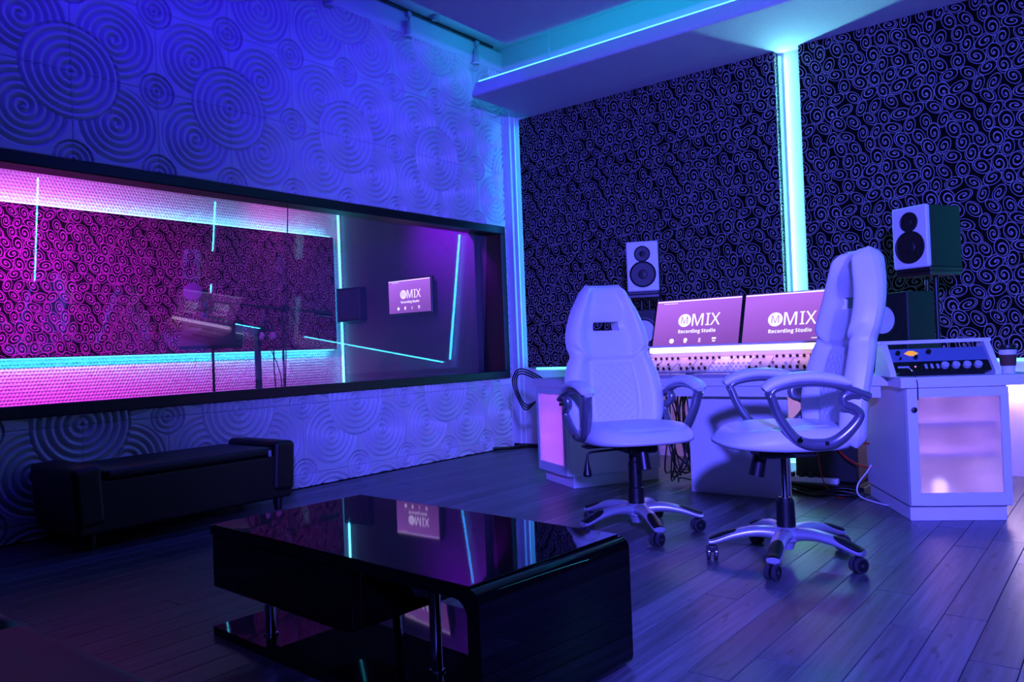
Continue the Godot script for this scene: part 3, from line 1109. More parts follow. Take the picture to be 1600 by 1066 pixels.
func cabinet(s: float, label: String) -> void:
	var xf := cab_xf(s)
	var t := thing("desk_cabinet", label, "cabinet", xf.origin, s * PI / 6.0)
	var W := 0.50
	var D := 0.74
	var cx := s * W / 2
	var th := 0.018
	obj("plinth", mb().box(Vector3(cx, 0.0425, -D / 2 - 0.01), Vector3(W - 0.02, 0.085, D - 0.04), 0.003), M.desk_white, t)
	var xs := cx - W / 2 + th / 2
	if s > 0:
		obj("side_panel", mb().box(Vector3(xs, 0.40, -D / 2), Vector3(th, 0.63, D), 0.002), M.desk_white, t)
	else:
		# the outer side is glazed too
		obj("side_stile", mb().box(Vector3(xs, 0.40, -0.03), Vector3(th, 0.63, 0.06), 0.002), M.desk_white, t)
		obj("side_stile", mb().box(Vector3(xs, 0.40, -D + 0.05), Vector3(th, 0.63, 0.10), 0.002), M.desk_white, t)
		obj("side_rail", mb().box(Vector3(xs, 0.12, -0.35), Vector3(th, 0.07, 0.58)), M.desk_white, t)
		obj("side_rail", mb().box(Vector3(xs, 0.69, -0.35), Vector3(th, 0.05, 0.58)), M.desk_white, t)
		obj("side_pane", mb().box(Vector3(xs, 0.41, -0.35), Vector3(0.006, 0.51, 0.58)), M.opal, t)
	obj("side_panel", mb().box(Vector3(cx + W / 2 - th / 2, 0.40, -D / 2), Vector3(th, 0.63, D), 0.002), M.desk_white, t)
	obj("back_panel", mb().box(Vector3(cx, 0.40, -D + th / 2), Vector3(W - 2 * th, 0.63, th)), M.desk_white, t)
	obj("bottom_panel", mb().box(Vector3(cx, 0.094, -D / 2 + 0.005), Vector3(W - 2 * th, th, D - 2 * th)), M.desk_white, t)
	obj("top_panel", mb().box(Vector3(cx, 0.706, -D / 2 + 0.005), Vector3(W - 2 * th, 0.017, D - 2 * th)), M.desk_white, t)
	for y in [0.335, 0.505]:
		obj("shelf", mb().box(Vector3(cx, y, -0.36), Vector3(W - 2 * th, 0.018, 0.50), 0.002), M.desk_white, t)
	# framed frosted door
	var door := Node3D.new()
	door.name = "door"
	t.add_child(door, true)
	var z := 0.012
	var gl := cx - W / 2 + 0.052
	var gr := cx + W / 2 - 0.040
	if s < 0:
		gl = cx - W / 2 + 0.040
		gr = cx + W / 2 - 0.052
	var y0 := 0.09
	var y1 := 0.71
	var g0 := 0.155
	var g1 := 0.662
	obj("stile", mb().box(Vector3((cx - W / 2 + gl) / 2, (y0 + y1) / 2, z), Vector3(gl - cx + W / 2, y1 - y0, 0.02), 0.002), M.desk_white, door)
	obj("stile", mb().box(Vector3((cx + W / 2 + gr) / 2, (y0 + y1) / 2, z), Vector3(cx + W / 2 - gr, y1 - y0, 0.02), 0.002), M.desk_white, door)
	obj("rail", mb().box(Vector3((gl + gr) / 2, (y0 + g0) / 2, z), Vector3(gr - gl, g0 - y0, 0.02)), M.desk_white, door)
	obj("rail", mb().box(Vector3((gl + gr) / 2, (y1 + g1) / 2, z), Vector3(gr - gl, y1 - g1, 0.02)), M.desk_white, door)
	obj("frosted_pane", mb().box(Vector3((gl + gr) / 2, (g0 + g1) / 2, z - 0.004), Vector3(gr - gl, g1 - g0, 0.006)), M.frosted if s > 0 else M.opal_dense, door)
	var kx := cx - W / 2 + 0.028 if s > 0 else cx + W / 2 - 0.028
	obj("knob", mb().lathe([Vector2(0.007, 0.0), Vector2(0.007, 0.012), Vector2(0.014, 0.016), Vector2(0.014, 0.024), Vector2(0, 0.027)], Transform3D(Basis(Vector3(1, 0, 0), PI / 2), Vector3(kx, 0.60, z + 0.01)), 18), M.black_plastic, door)
	# little pink lamps under each shelf
	var pink := lc(0.60, 0.28, 1.0) if s > 0 else lc(0.50, 0.10, 1.0)
	var e := 0.16 if s > 0 else 2.6
	if s < 0:
		obj("led_panel", mb().box(Vector3(cx, 0.40, -0.70), Vector3(0.36, 0.46, 0.012), 0.002), M.led_puck, t)
		area("led_panel_light", xf * Vector3(cx, 0.40, -0.69), xf.basis.z, xf.basis.x, Vector2(0.35, 0.45), pink, e)
	for y in ([0.69, 0.488, 0.318] if s > 0 else []):
		obj("led_puck", mb().cyl(Vector3(cx, y, -0.30), Vector3(cx, y + 0.008, -0.30), 0.03, 0.03, 18), M.led_puck, t)
		area("led_puck_light", xf * Vector3(cx, y - 0.003, -0.30), Vector3.DOWN, xf.basis.x, Vector2(0.05, 0.05), pink, e)
	if s > 0:
		# a bulb standing on the floor of the cabinet, right behind the pane
		obj("led_bulb", mb().rbox(Vector3(cx - 0.05, 0.155, -0.13), Vector3(0.07, 0.10, 0.07), 0.034), M.led_puck, t)
		omni("led_bulb_light", xf * Vector3(cx - 0.05, 0.155, -0.13), 0.03, lc(0.8, 0.65, 1.0), 0.014)

func desk() -> void:
	cabinet(1.0, "white desk cabinet with a frosted glass door and a glowing bulb at its foot")
	cabinet(-1.0, "white desk cabinet with a pink glowing frosted door nearer the relief wall")
	# one continuous worktop
	var t := thing("worktop", "long white worktop spanning both desk cabinets under the mixing console", "worktop", Vector3(DX, 0.715, 0))
	var half := []
	var c30 := cos(PI / 6)
	var o := Vector2(1.09, -4.59)
	var X := Vector2(c30, -0.5)
	var Z := Vector2(0.5, c30)
	half = [Vector2(0.965, -4.77), o + X * -0.03 + Z * 0.03, o + X * 0.68 + Z * 0.03, o + X * 0.68 - Z * 0.62, Vector2(1.1, -5.75)]
	var poly := PackedVector2Array()
	for p in half:
		poly.append(Vector2(p.x, -p.y))
	half.reverse()
	for p in half:
		poly.append(Vector2(-p.x if true else 0.0, -p.y))
	# left end is shorter
	poly[7] = Vector2(-(o + X * 0.55 + Z * 0.03).x, -(o + X * 0.55 + Z * 0.03).y)
	poly[6] = Vector2(-(o + X * 0.55 - Z * 0.62).x, -(o + X * 0.55 - Z * 0.62).y)
	obj("top", mb().prism(poly, 0.0, 0.055, Transform3D(Basis(Vector3(1, 0, 0), Vector3(0, 0, -1), Vector3(0, 1, 0)), Vector3.ZERO)), M.desk_white, t)
	# modesty board
	t = thing("modesty_board", "plain white upright board under the middle of the desk", "board", Vector3(-2.04, 0, -4.90))
	obj("board", mb().box(Vector3(0, 0.34, 0), Vector3(0.665, 0.68, 0.022), 0.002), M.desk_white, t)
	obj("apron", mb().box(Vector3(-0.02, 0.68, 0.10), Vector3(1.84, 0.068, 0.02), 0.002), M.desk_white, t)
	for s in [-1, 1]:
		obj("apron_bracket", mb().box(Vector3(s * 0.25, 0.69, 0.05), Vector3(0.03, 0.03, 0.09), 0.002), M.desk_white, t)
		obj("foot", mb().box(Vector3(s * 0.25, 0.02, -0.06), Vector3(0.03, 0.04, 0.1), 0.003), M.black_plastic, t)
	# pink lamp rail under the rear of the worktop
	var r := thing("led_rail", "pink LED rail under the rear edge of the worktop", "led strip", Vector3(DX, 0.70, -5.66))
	obj("led_bar", mb().box(Vector3(0, 0, 0), Vector3(2.0, 0.02, 0.02), 0.002), M.led_white_pink, r)
	area("led_rail_light", Vector3(DX, 0.69, -5.675), Vector3(0, -0.4, -1), Vector3.RIGHT, Vector2(2.0, 0.02), lc(0.9, 0.25, 1.0), 0.7)
	r = thing("led_rail", "pink LED rail on the wall behind the frosted cabinet", "led strip", Vector3(-0.5, 0.66, ZW + 0.02))
	obj("led_bar", mb().box(Vector3.ZERO, Vector3(0.7, 0.02, 0.02), 0.002), M.led_white_pink, r)
	area("led_rail_light", Vector3(-0.5, 0.647, ZW + 0.035), Vector3(0, -1, 0.25), Vector3.RIGHT, Vector2(0.7, 0.02), lc(1.0, 0.6, 1.0), 0.8)
	led("cyan LED strip lying on the floor under the desk at the back wall", Vector3(-2.1, 0.012, -6.33), Vector3(0.9, 0.012, 0.016), Vector3(0, 1, -0.4), 0.25, "led_cyan", 0.012)

func desk_gear() -> void:
	# mixing console
	var t := thing("mixing_console", "long pale mixing console with rows of dark knobs under a bright lamp bar", "mixing console", Vector3(DX, 0.77, -4.87))
	var prof := PackedVector2Array([Vector2(0.11, 0.0), Vector2(0.115, 0.022), Vector2(0.085, 0.03), Vector2(-0.115, 0.125), Vector2(-0.13, 0.17), Vector2(-0.155, 0.17), Vector2(-0.155, 0.0)])
	obj("body", mb().prism(prof, 0.655, -0.655, Transform3D(Basis(Vector3(0, 0, 1), Vector3(0, 1, 0), Vector3(-1, 0, 0)), Vector3.ZERO)), M.panel_cream, t)
	for s in [-1, 1]:
		var sp := PackedVector2Array([Vector2(0.12, 0.0), Vector2(0.125, 0.03), Vector2(-0.11, 0.15), Vector2(-0.13, 0.185), Vector2(-0.16, 0.185), Vector2(-0.16, 0.0)])
		obj("end_cheek", mb().prism(sp, s * 0.656, s * 0.676, Transform3D(Basis(Vector3(0, 0, 1), Vector3(0, 1, 0), Vector3(-1, 0, 0)), Vector3.ZERO)), M.desk_white, t)
	var slope := atan2(0.095, 0.2)
	var fb := Basis(Vector3.RIGHT, slope)
	var at := func(x: float, v: float) -> Vector3: return Vector3(x, 0.03 + 0.095 * v, 0.085 - 0.2 * v)
	# pale channel modules
	for k in 10:
		var x := -0.585 + 0.13 * k
		var mid := k in [4, 5]
		obj("module", mb().box(at.call(x, 0.5) + fb * Vector3(0, 0.003, 0), Vector3(0.122, 0.006, 0.205), 0.002, fb), M.panel_pale if mid else M.panel_cream, t)
	var kn := mb().cyl(Vector3.ZERO, Vector3(0, 0.018, 0), 0.0095, 0.008, 10).mesh()
	var bt := mb().box(Vector3(0, 0.004, 0), Vector3(0.014, 0.008, 0.014), 0.002).mesh()
	for k in 30:
		var x := -0.62 + 1.24 * k / 29.0
		var mid := absf(x - 0.0) < 0.13
		for v in [0.2, 0.88]:
			if mid and v < 0.5:
				continue
			if k % 7 == 6:
				continue
			var o := inst("knob", kn, M.black_plastic, t, at.call(x, v) + fb * Vector3(0, 0.005, 0))
			o.basis = fb
	for k in 8:
		for v in [0.15, 0.35, 0.55]:
			var o := inst("button", bt, M.panel_pale, t, at.call(-0.115 + 0.033 * k, v) + fb * Vector3(0, 0.005, 0))
			o.basis = fb
	for k in 16:
		var x := -0.6 + 0.08 * k
		if absf(x) < 0.14:
			continue
		var o := obj("fader", mb().box(Vector3(0, 0.009, 0), Vector3(0.012, 0.012, 0.022), 0.003), M.black_plastic if k % 3 else M.knob_grey, t, at.call(x, 0.48) + fb * Vector3(0, 0.005, 0))
		o.basis = fb
	obj("jog_wheel", mb().cyl(Vector3.ZERO, Vector3(0, 0.012, 0), 0.024, 0.022, 20), M.black_plastic, t, at.call(0.17, 0.12) + Vector3(0, 0.006, 0))
	# lamp bar over the console
	t = thing("lamp_bar", "bright pinkish white lamp bar between the monitors and the mixing console", "lamp", Vector3(DX, 0.955, -4.985))
	obj("lamp_housing", mb().box(Vector3(0, 0.022, -0.012), Vector3(1.3, 0.012, 0.05), 0.003), M.desk_white, t)
	obj("lamp_tube", mb().box(Vector3(0, -0.004, 0.0), Vector3(1.27, 0.036, 0.022), 0.008), M.led_white_pink, t)
	for s in [-1, 1]:
		obj("lamp_bracket", mb().box(Vector3(s * 0.64, 0.0, -0.02), Vector3(0.012, 0.05, 0.03), 0.002), M.desk_white, t)
	area("lamp_bar_light", Vector3(DX, 0.95, -4.966), Vector3(0, -1, 0.12), Vector3.RIGHT, Vector2(1.27, 0.03), lc(1.0, 0.36, 0.95), 0.13)
	# two monitors, leaning back
	for q in [[-2.372, true, "wide monitor with a purple logo page and a row of small icons"], [-1.715, false, "wide monitor with a purple logo page without icons, half behind the sideways chair"]]:
		var m := thing("computer_monitor", q[2], "monitor", Vector3(q[0], 0.77, -5.13))
		var tb := Basis(Vector3.RIGHT, -0.337)
		var c := Vector3(0, 0.361, 0.068)
		obj("casing", mb().box(c + tb * Vector3(0, 0, -0.015), Vector3(0.648, 0.375, 0.03), 0.004, tb), M.black_plastic, m)
		screen_page(m, Transform3D(tb, c + tb * Vector3(0, 0.004, 0.0008)), Vector2(0.632, 0.355), q[1])
		obj("neck", mb().box(Vector3(0, 0.17, -0.02), Vector3(0.07, 0.34, 0.03), 0.006), M.black_plastic, m)
		obj("foot", mb().rbox(Vector3(0, 0.008, -0.03), Vector3(0.24, 0.016, 0.18), 0.007), M.black_plastic, m)
	# sloping rack on the frosted cabinet
	var xf := cab_xf(1.0)
	t = thing("rack_case", "white sloping desktop rack case holding two rows of studio gear", "rack", xf * Vector3(0.035, 0.77, -0.01), PI / 6)
	var side := PackedVector2Array([Vector2(-0.06, 0.0), Vector2(-0.06, 0.02), Vector2(-0.20, 0.195), Vector2(-0.25, 0.195), Vector2(-0.34, 0.0)])
	var zx := Basis(Vector3(0, 0, 1), Vector3(0, 1, 0), Vector3(-1, 0, 0))
	for x in [-0.085, 0.445]:
		obj("side_board", mb().prism(side, -x, -x - 0.03, Transform3D(zx, Vector3.ZERO)), M.desk_white, t)
	obj("top_board", mb().box(Vector3(0.195, 0.185, -0.225), Vector3(0.59, 0.02, 0.05), 0.002), M.desk_white, t)
	var rb := Basis(Vector3.RIGHT, -atan2(0.14, 0.175))
	var o0 := Vector3(0.195, 0.02, -0.085)     # lower middle of the sloping face
	var face := func(x: float, y: float, z := 0.0) -> Vector3: return o0 + rb * Vector3(x, y, z)
	var g := thing("outboard_unit", "blue grey outboard compressor with an amber meter in the white rack", "audio gear", xf * (Vector3(0.035, 0.77, -0.01)), PI / 6)
	obj("face_plate", mb().box(face.call(0, 0.118, 0), Vector3(0.49, 0.088, 0.006), 0.001, rb), M.gear_blue, g)
	obj("chassis", mb().box(face.call(0, 0.118, -0.05), Vector3(0.44, 0.08, 0.09), 0.002, rb), M.gear_black, g)
	var hexa := PackedVector2Array([Vector2(-0.036, 0.0), Vector2(-0.012, 0.016), Vector2(0.012, 0.016), Vector2(0.036, 0.0), Vector2(0.012, -0.016), Vector2(-0.012, -0.016)])
	var mo := obj("meter_light", mb().prism(hexa, 0.0, 0.004, Transform3D(rb, face.call(-0.135, 0.128, 0.003))), M.meter_amber, g)
	mo.set_meta("label", "amber lit meter")
	for q in [[-0.205, 0.128, 0.013], [-0.045, 0.132, 0.014], [-0.12, 0.096, 0.011], [-0.20, 0.09, 0.006]]:
		obj("knob", mb().cyl(face.call(q[0], q[1], 0.003), face.call(q[0], q[1], 0.02), q[2], q[2] * 0.85, 16), M.gear_black, g)
	g = thing("outboard_unit", "black outboard unit with four silver knobs at the foot of the white rack", "audio gear", xf * (Vector3(0.035, 0.77, -0.01)), PI / 6)
	obj("face_plate", mb().box(face.call(0, 0.036, 0), Vector3(0.49, 0.064, 0.006), 0.001, rb), M.gear_black, g)
	obj("chassis", mb().box(face.call(0, 0.036, -0.045), Vector3(0.44, 0.056, 0.08), 0.002, rb), M.gear_black, g)
	for k in 4:
		obj("knob", mb().cyl(face.call(0.015 + 0.056 * k, 0.036, 0.003), face.call(0.015 + 0.056 * k, 0.036, 0.02), 0.021, 0.019, 20), M.knob_grey, g)
	for k in 3:
		obj("switch", mb().box(face.call(-0.08 + 0.03 * k, 0.036, 0.005), Vector3(0.014, 0.03, 0.008), 0.002, rb), M.desk_grey, g)
	obj("name_plate", mb().box(face.call(-0.195, 0.036, 0.0035), Vector3(0.06, 0.012, 0.002), 0.0005, rb), M.knob_grey, g)
	obj("signal_light", mb().cyl(face.call(-0.135, 0.036, 0.003), face.call(-0.135, 0.036, 0.008), 0.004, 0.004, 10), M.signal_red, g)
	# jack lead standing out of the lower unit
	t = thing("jack_lead", "short black jack lead plugged into the black outboard unit", "cable", xf * Vector3(0.05, 0.77, -0.02), PI / 6)
	obj("plug", mb().cyl(Vector3(0, 0.045, -0.06), Vector3(0, 0.03, -0.01), 0.005, 0.005, 10), M.chrome, t)
	obj("lead", mb().sweep(curve([Vector3(0, 0.03, -0.01), Vector3(0, 0.01, 0.03), Vector3(0, -0.04, 0.06), Vector3(0.0, -0.12, 0.055)], 6), 0.0025, 0.0025, 8), M.black_plastic, t)
	# paper cup
	t = thing("coffee_cup", "white paper coffee cup with a brown sleeve and black lid", "cup", xf * Vector3(0.575, 0.77, -0.14))
	obj("cup", mb().lathe([Vector2(0, 0.003), Vector2(0.03, 0.003), Vector2(0.031, 0), Vector2(0.043, 0.13)], Transform3D(), 28), M.speaker_white, t)
	obj("sleeve", mb().lathe([Vector2(0.0355, 0.04), Vector2(0.037, 0.04), Vector2(0.0425, 0.10), Vector2(0.041, 0.10)], Transform3D(), 28), M.sleeve_brown, t)
	obj("lid", mb().lathe([Vector2(0.045, 0.127), Vector2(0.046, 0.135), Vector2(0.042, 0.138), Vector2(0.040, 0.15), Vector2(0.034, 0.152), Vector2(0.034, 0.147), Vector2(0, 0.147)], Transform3D(), 28), M.black_plastic, t)

func speakers() -> void:
	for s in [-1.0, 1.0]:
		var at := Vector3(DX + (1.055 if s > 0 else -0.965), 0.77, -5.55)
		var yaw: float = -s * deg_to_rad(25)
		var side: String = "nearer the relief wall" if s < 0 else "above the rack case"
		var st := thing("speaker_stand", "black tubular desktop speaker stand " + side, "speaker stand", at, yaw)
		obj("foot_plate", mb().box(Vector3(0, 0.006, 0), Vector3(0.22, 0.012, 0.22), 0.003), M.black_plastic, st)
		for x in [-0.03, 0.03]:
			obj("pole", mb().cyl(Vector3(x, 0.01, -0.02), Vector3(x, 0.60, -0.02), 0.014, 0.014, 12), M.black_plastic, st)
		obj("top_plate", mb().box(Vector3(0, 0.603, 0.0), Vector3(0.235, 0.024, 0.30), 0.003), M.black_plastic, st)
		var t := thing("studio_speaker", "small white fronted studio speaker on a stand " + side, "speaker", at + Vector3(0, 0.615, 0), yaw)
		obj("isolation_pad", mb().box(Vector3(0, 0.012, 0), Vector3(0.24, 0.024, 0.31), 0.004), M.cone_black, t)
		obj("cabinet", mb().box(Vector3(0, 0.216, -0.01), Vector3(0.238, 0.382, 0.29), 0.004), M.speaker_black, t)
		obj("front_baffle", mb().box(Vector3(0, 0.2165, 0.155), Vector3(0.242, 0.385, 0.035), 0.008), M.speaker_white, t)
		for q in [[0.312, 0.062, "tweeter"], [0.155, 0.102, "woofer"]]:
			var xf := Transform3D(Basis(Vector3(1, 0, 0), PI / 2), Vector3(0, q[0], 0.172))
			var r: float = q[1]
			var o := obj(q[2], mb().lathe([Vector2(r, 0.0), Vector2(r, 0.004), Vector2(r * 0.93, 0.006), Vector2(r * 0.86, 0.002), Vector2(r * 0.35, 0.0012), Vector2(r * 0.3, 0.005), Vector2(0, 0.010)], xf, 36), M.cone_black, t)
			o.set_meta("label", "black " + q[2])
		# big black speaker with a pale cone, on a low riser
		var b := thing("speaker_riser", "dark low riser under the big black speaker " + side, "riser", Vector3(DX + s * 0.89, 0.77, -5.38), yaw)
		obj("riser", mb().box(Vector3(0, 0.09, 0), Vector3(0.37, 0.18, 0.30), 0.006), M.speaker_black, b)
		b = thing("large_speaker", "big black speaker with a pale round cone " + side, "speaker", Vector3(DX + s * 0.89, 0.95, -5.38), yaw)
		obj("cabinet", mb().box(Vector3(0, 0.155, 0), Vector3(0.35, 0.31, 0.25), 0.006), M.speaker_black, b)
		var xf2 := Transform3D(Basis(Vector3(1, 0, 0), PI / 2), Vector3(0.0, 0.145, 0.125))
		obj("surround", mb().lathe([Vector2(0.115, 0.0), Vector2(0.113, 0.006), Vector2(0.095, 0.008), Vector2(0.085, 0.002)], xf2, 36), M.cone_black, b)
		var cw := obj("cone", mb().lathe([Vector2(0.086, 0.004), Vector2(0.05, 0.006), Vector2(0, 0.012)], xf2, 36), M.cone_white, b)
		cw.set_meta("label", "pale speaker cone")

# ---------------------------------------------------------------- office chair, local +z is its front
func sm(a: float, b: float, x: float) -> float:
	return smoothstep(a, b, x)

func seat_top(x: float, z: float) -> float:
	var s := pow(pow(absf(x) / 0.285, 2.8) + pow(absf(z) / 0.292, 2.8), 1.0 / 2.8)
	var f := clampf((z - 0.06) / 0.21, 0, 1)
	return 0.535 - 0.014 * (1.0 - s * s) - 0.035 * f * f - 0.03 * sm(0.86, 1.0, s)

func back_z(y: float) -> float:
	return lut(y, [0.44, 0.55, 0.66, 0.8, 0.95, 1.1, 1.25, 1.34], [-0.225, -0.220, -0.228, -0.260, -0.302, -0.340, -0.362, -0.366])

func back_w(y: float) -> float:
	return lut(y, [0.44, 0.50, 0.60, 0.70, 0.80, 0.875, 0.915, 0.97, 1.04, 1.11, 1.18, 1.25, 1.30, 1.34], [0.235, 0.272, 0.295, 0.298, 0.285, 0.262, 0.240, 0.253, 0.250, 0.230, 0.204, 0.166, 0.138, 0.105])

func back_front(u: float, y: float) -> float:
	var au := absf(u)
	var e := pow(maxf(0.0, 1.0 - pow(au, 4.5)), 0.5)
	var ev := sqrt(maxf(0.0, 1.0 - pow(clampf((y - 1.275) / 0.066, 0, 1), 2.0))) * sqrt(maxf(0.0, 1.0 - pow(clampf((0.49 - y) / 0.051, 0, 1), 2.0)))
	var z := 0.048 * e
	z += 0.05 * sm(0.45, 0.82, au) * (1.0 - pow(au, 7.0))
	var yb := 0.885 + 0.085 * sm(0.5, 0.98, au)
	z += 0.022 * sm(yb, yb + 0.03, y) * e
	z -= 0.010 * exp(-pow((y - yb) / 0.010, 2.0)) * e
	z += 0.030 * exp(-pow((y - 1.205) / 0.07, 2.0)) * exp(-pow(u / 0.62, 4.0))
	z -= 0.022 * exp(-pow((y - 1.09) / 0.035, 2.0)) * exp(-pow(u / 0.45, 4.0))
	z -= 0.006 * exp(-pow((au - 0.5) / 0.018, 2.0)) * sm(0.9, 0.87, y)
	return back_z(y) + z * ev

func office_chair(called: String, label: String, at: Vector3, f: Vector2, legs: Array, chrome: bool, lift: float) -> void:
	var yaw := atan2(f.x, f.y)
	var t := thing(called, label, "office chair", at, yaw)
	var up := Vector3(0, lift, 0)
	# --- seat
	var na := 56
	var prof := [[0.0, -1.0], [0.5, -1.0], [0.85, -1.0], [0.95, -0.9], [0.99, -0.6], [1.0, -0.25], [1.0, 0.0], [0.985, 0.55], [0.96, 0.8], [0.92, 0.95], [0.86, 1.0], [0.75, 1.0], [0.6, 1.0], [0.4, 1.0], [0.2, 1.0], [0.0, 1.0]]
	var pts := PackedVector3Array()
	for q in prof:
		for k in na + 1:
			var a := TAU * k / na
			var c := cos(a)
			var s := sin(a)
			var x: float = 0.285 * signf(c) * pow(absf(c), 0.714) * q[0]
			var z: float = 0.292 * signf(s) * pow(absf(s), 0.714) * q[0]
			var fz := clampf((z - 0.02) / 0.25, 0, 1)
			var lo := 0.432 + 0.012 * fz
			var top := seat_top(x, z)
			var y := lerpf((lo + 0.535) / 2, top, q[1]) if q[1] > 0.0 else lerpf((lo + 0.535) / 2, lo, -q[1])
			if q[1] > 0.0 and q[1] < 1.0:
				y = lerpf(0.485 - 0.02 * fz, top, q[1])
			elif q[1] <= 0.0:
				y = lerpf(0.485 - 0.02 * fz, lo, -q[1])
			pts.append(Vector3(x, y, z + 0.015))
	obj("seat", mb().surf(pts, na, prof.size() - 1, false, true), M.white_leather, t, up)
	# stitched seat panel
	pts = PackedVector3Array()
	for j in 25:
		for i in 25:
			var u := -1.0 + i / 12.0
			var w := -1.0 + j / 12.0
			var x := 0.165 * u * (1.0 + 0.12 * w)
			var z := 0.01 + 0.20 * w
			var ed := minf(1.0, minf(1.0 - absf(u), 1.0 - absf(w)) * 5.0)
			pts.append(Vector3(x, seat_top(x, z) - 0.004 + 0.012 * sqrt(ed), z + 0.015))
	obj("seat_panel", mb().surf(pts, 24, 24, false), M.white_leather, t, up)
	# --- backrest with the slot under the headrest
	var nu := 60
	var nv := 68
	var y0 := 0.44
	var y1 := 1.341
	var fr := PackedVector3Array()
	var bk := PackedVector3Array()
	for j in nv + 1:
		var y := lerpf(y0, y1, float(j) / nv)
		var w := back_w(y)
		for i in nu + 1:
			var u := -1.0 + 2.0 * i / nu
			var au := absf(u)
			var e := pow(maxf(0.0, 1.0 - pow(au, 4.5)), 0.5)
			var ev := sqrt(maxf(0.0, 1.0 - pow(clampf((y - 1.275) / 0.066, 0, 1), 2.0))) * sqrt(maxf(0.0, 1.0 - pow(clampf((0.49 - y) / 0.051, 0, 1), 2.0)))
			var arc := 0.05 * au * au        # the shell wraps a little forward
			var yy := 0.44 + (y - 0.44) * 0.967
			fr.append(Vector3(u * w, yy, back_front(u, y) + arc))
			bk.append(Vector3(u * w, yy, back_z(y) - 0.05 * e * ev + arc))
	var skip := {}
	var ja := int(round((1.066 - y0) / (y1 - y0) * nv))
	var jb := ja + 4
	var ia := 20
	var ib := 40
	for j in range(ja, jb):
		for i in range(ia, ib):
			skip[j * nu + i] = true
	var b := mb().surf(fr, nu, nv, true, false, skip)
	b.surf(bk, nu, nv, false, false, skip)
	# walls of the slot
	var W := nu + 1
	var ring := []
	for i in range(ia, ib):
		ring.append(ja * W + i)
	for j in range(ja, jb):
		ring.append(j * W + ib)
	for i in range(ib, ia, -1):
		ring.append(jb * W + i)
	for j in range(jb, ja, -1):
		ring.append(j * W + ia)
	var cen := Vector3(0, (fr[ja * W].y + fr[jb * W].y) / 2, 0)
	for k in ring.size():
		var p: int = ring[k]
		var q: int = ring[(k + 1) % ring.size()]
		b.quad(fr[p], fr[q], bk[q], bk[p], Vector3(-fr[p].x, cen.y - fr[p].y, 0))
	var bo := up + Vector3(0, 0, -0.06)
	obj("backrest", b, M.white_leather, t, bo)
	# quilted middle
	pts = PackedVector3Array()
	var qn := 66
	var qm := 84
	for j in qm + 1:
		var y := lerpf(0.50, 0.868, float(j) / qm)
		var w := back_w(y)
		for i in qn + 1:
			var u := lerpf(-0.47, 0.47, float(i) / qn)
			var x := u * w
			var g1 := absf(fposmod((x + y) / 0.044, 1.0) - 0.5) * 2.0
			var g2 := absf(fposmod((x - y) / 0.044, 1.0) - 0.5) * 2.0
			var puff := sqrt(maxf(0.0, 1.0 - pow(g1, 4.0))) * sqrt(maxf(0.0, 1.0 - pow(g2, 4.0)))
			var ed := minf(1.0, minf(minf(i, qn - i) / 3.0, minf(j, qm - j) / 3.0))
			pts.append(Vector3(x, 0.44 + (y - 0.44) * 0.967, back_front(u, y) + 0.05 * u * u - 0.004 * (1.0 - ed) + (0.0015 + 0.0042 * puff) * ed))
	var qp := obj("quilted_panel", mb().surf(pts, qn, qm, true), M.white_leather, t, bo)
	qp.set_meta("label", "diamond quilted white back panel")
	# --- arms
	for s in [-1.0, 1.0]:
		var arm := Node3D.new()
		arm.name = "armrest"
		t.add_child(arm, true)
		arm.position = up
		var AY := func(y: float) -> float: return (y - 0.455) * 0.9 + 0.455
		var AZ := func(z: float) -> float: return z * 0.84 - 0.03
		var X := func(y: float) -> float: return s * lerpf(0.288, 0.315, clampf((y - 0.47) / 0.25, 0, 1))
		var lower := []
		for p in [[0.215, 0.722], [0.200, 0.69], [0.172, 0.618], [0.112, 0.53], [0.06, 0.488], [-0.013, 0.472], [-0.105, 0.480], [-0.185, 0.535], [-0.232, 0.60], [-0.20, 0.635], [-0.155, 0.655], [-0.150, 0.69], [-0.19, 0.705], [-0.235, 0.70]]:
			lower.append(Vector3(X.call(p[1]), AY.call(p[1]), AZ.call(p[0])))
		var lc_ := curve(lower, 5)
		var rs := []
		var rt := []
		for k in lc_.size():
			var q := float(k) / (lc_.size() - 1)
			rs.append(lerpf(0.028, 0.022, sm(0.0, 0.6, q)))
			rt.append(0.0185 + 0.006 * exp(-pow((q - 0.42) / 0.16, 2.0)))
		obj("arm_frame", mb().sweep(lc_, rs, rt, 14, Vector3.RIGHT), M.arm_silver, arm)
		var topb := []
		for p in [[0.216, 0.70], [0.19, 0.735], [0.10, 0.755], [-0.013, 0.758], [-0.11, 0.745], [-0.20, 0.718], [-0.275, 0.688]]:
			topb.append(Vector3(s * 0.315, AY.call(p[1]), AZ.call(p[0])))
		obj("arm_rail", mb().sweep(curve(topb, 6), 0.027, 0.016, 14, Vector3.RIGHT), M.arm_silver, arm)
		var pad := []
		var pr := []
		var ph := []
		var padk := []
		for p in [[0.242, 0.730], [0.195, 0.758], [0.10, 0.780], [0.0, 0.783], [-0.10, 0.770], [-0.2, 0.744]]:
			padk.append(Vector3(s * 0.315, AY.call(p[1]) + 0.004, AZ.call(p[0])))
		var padc := curve(padk, 7)
		for k in padc.size():
			var q := float(k) / (padc.size() - 1)
			pr.append(0.045 * pow(maxf(0.02, 1.0 - pow(absf(q * 2.0 - 0.95), 6.0)), 0.5))
			ph.append(0.024 * pow(maxf(0.02, 1.0 - pow(absf(q * 2.0 - 0.95), 6.0)), 0.5))
		obj("arm_pad", mb().sweep(padc, pr, ph, 16, Vector3.RIGHT), M.white_leather, arm)
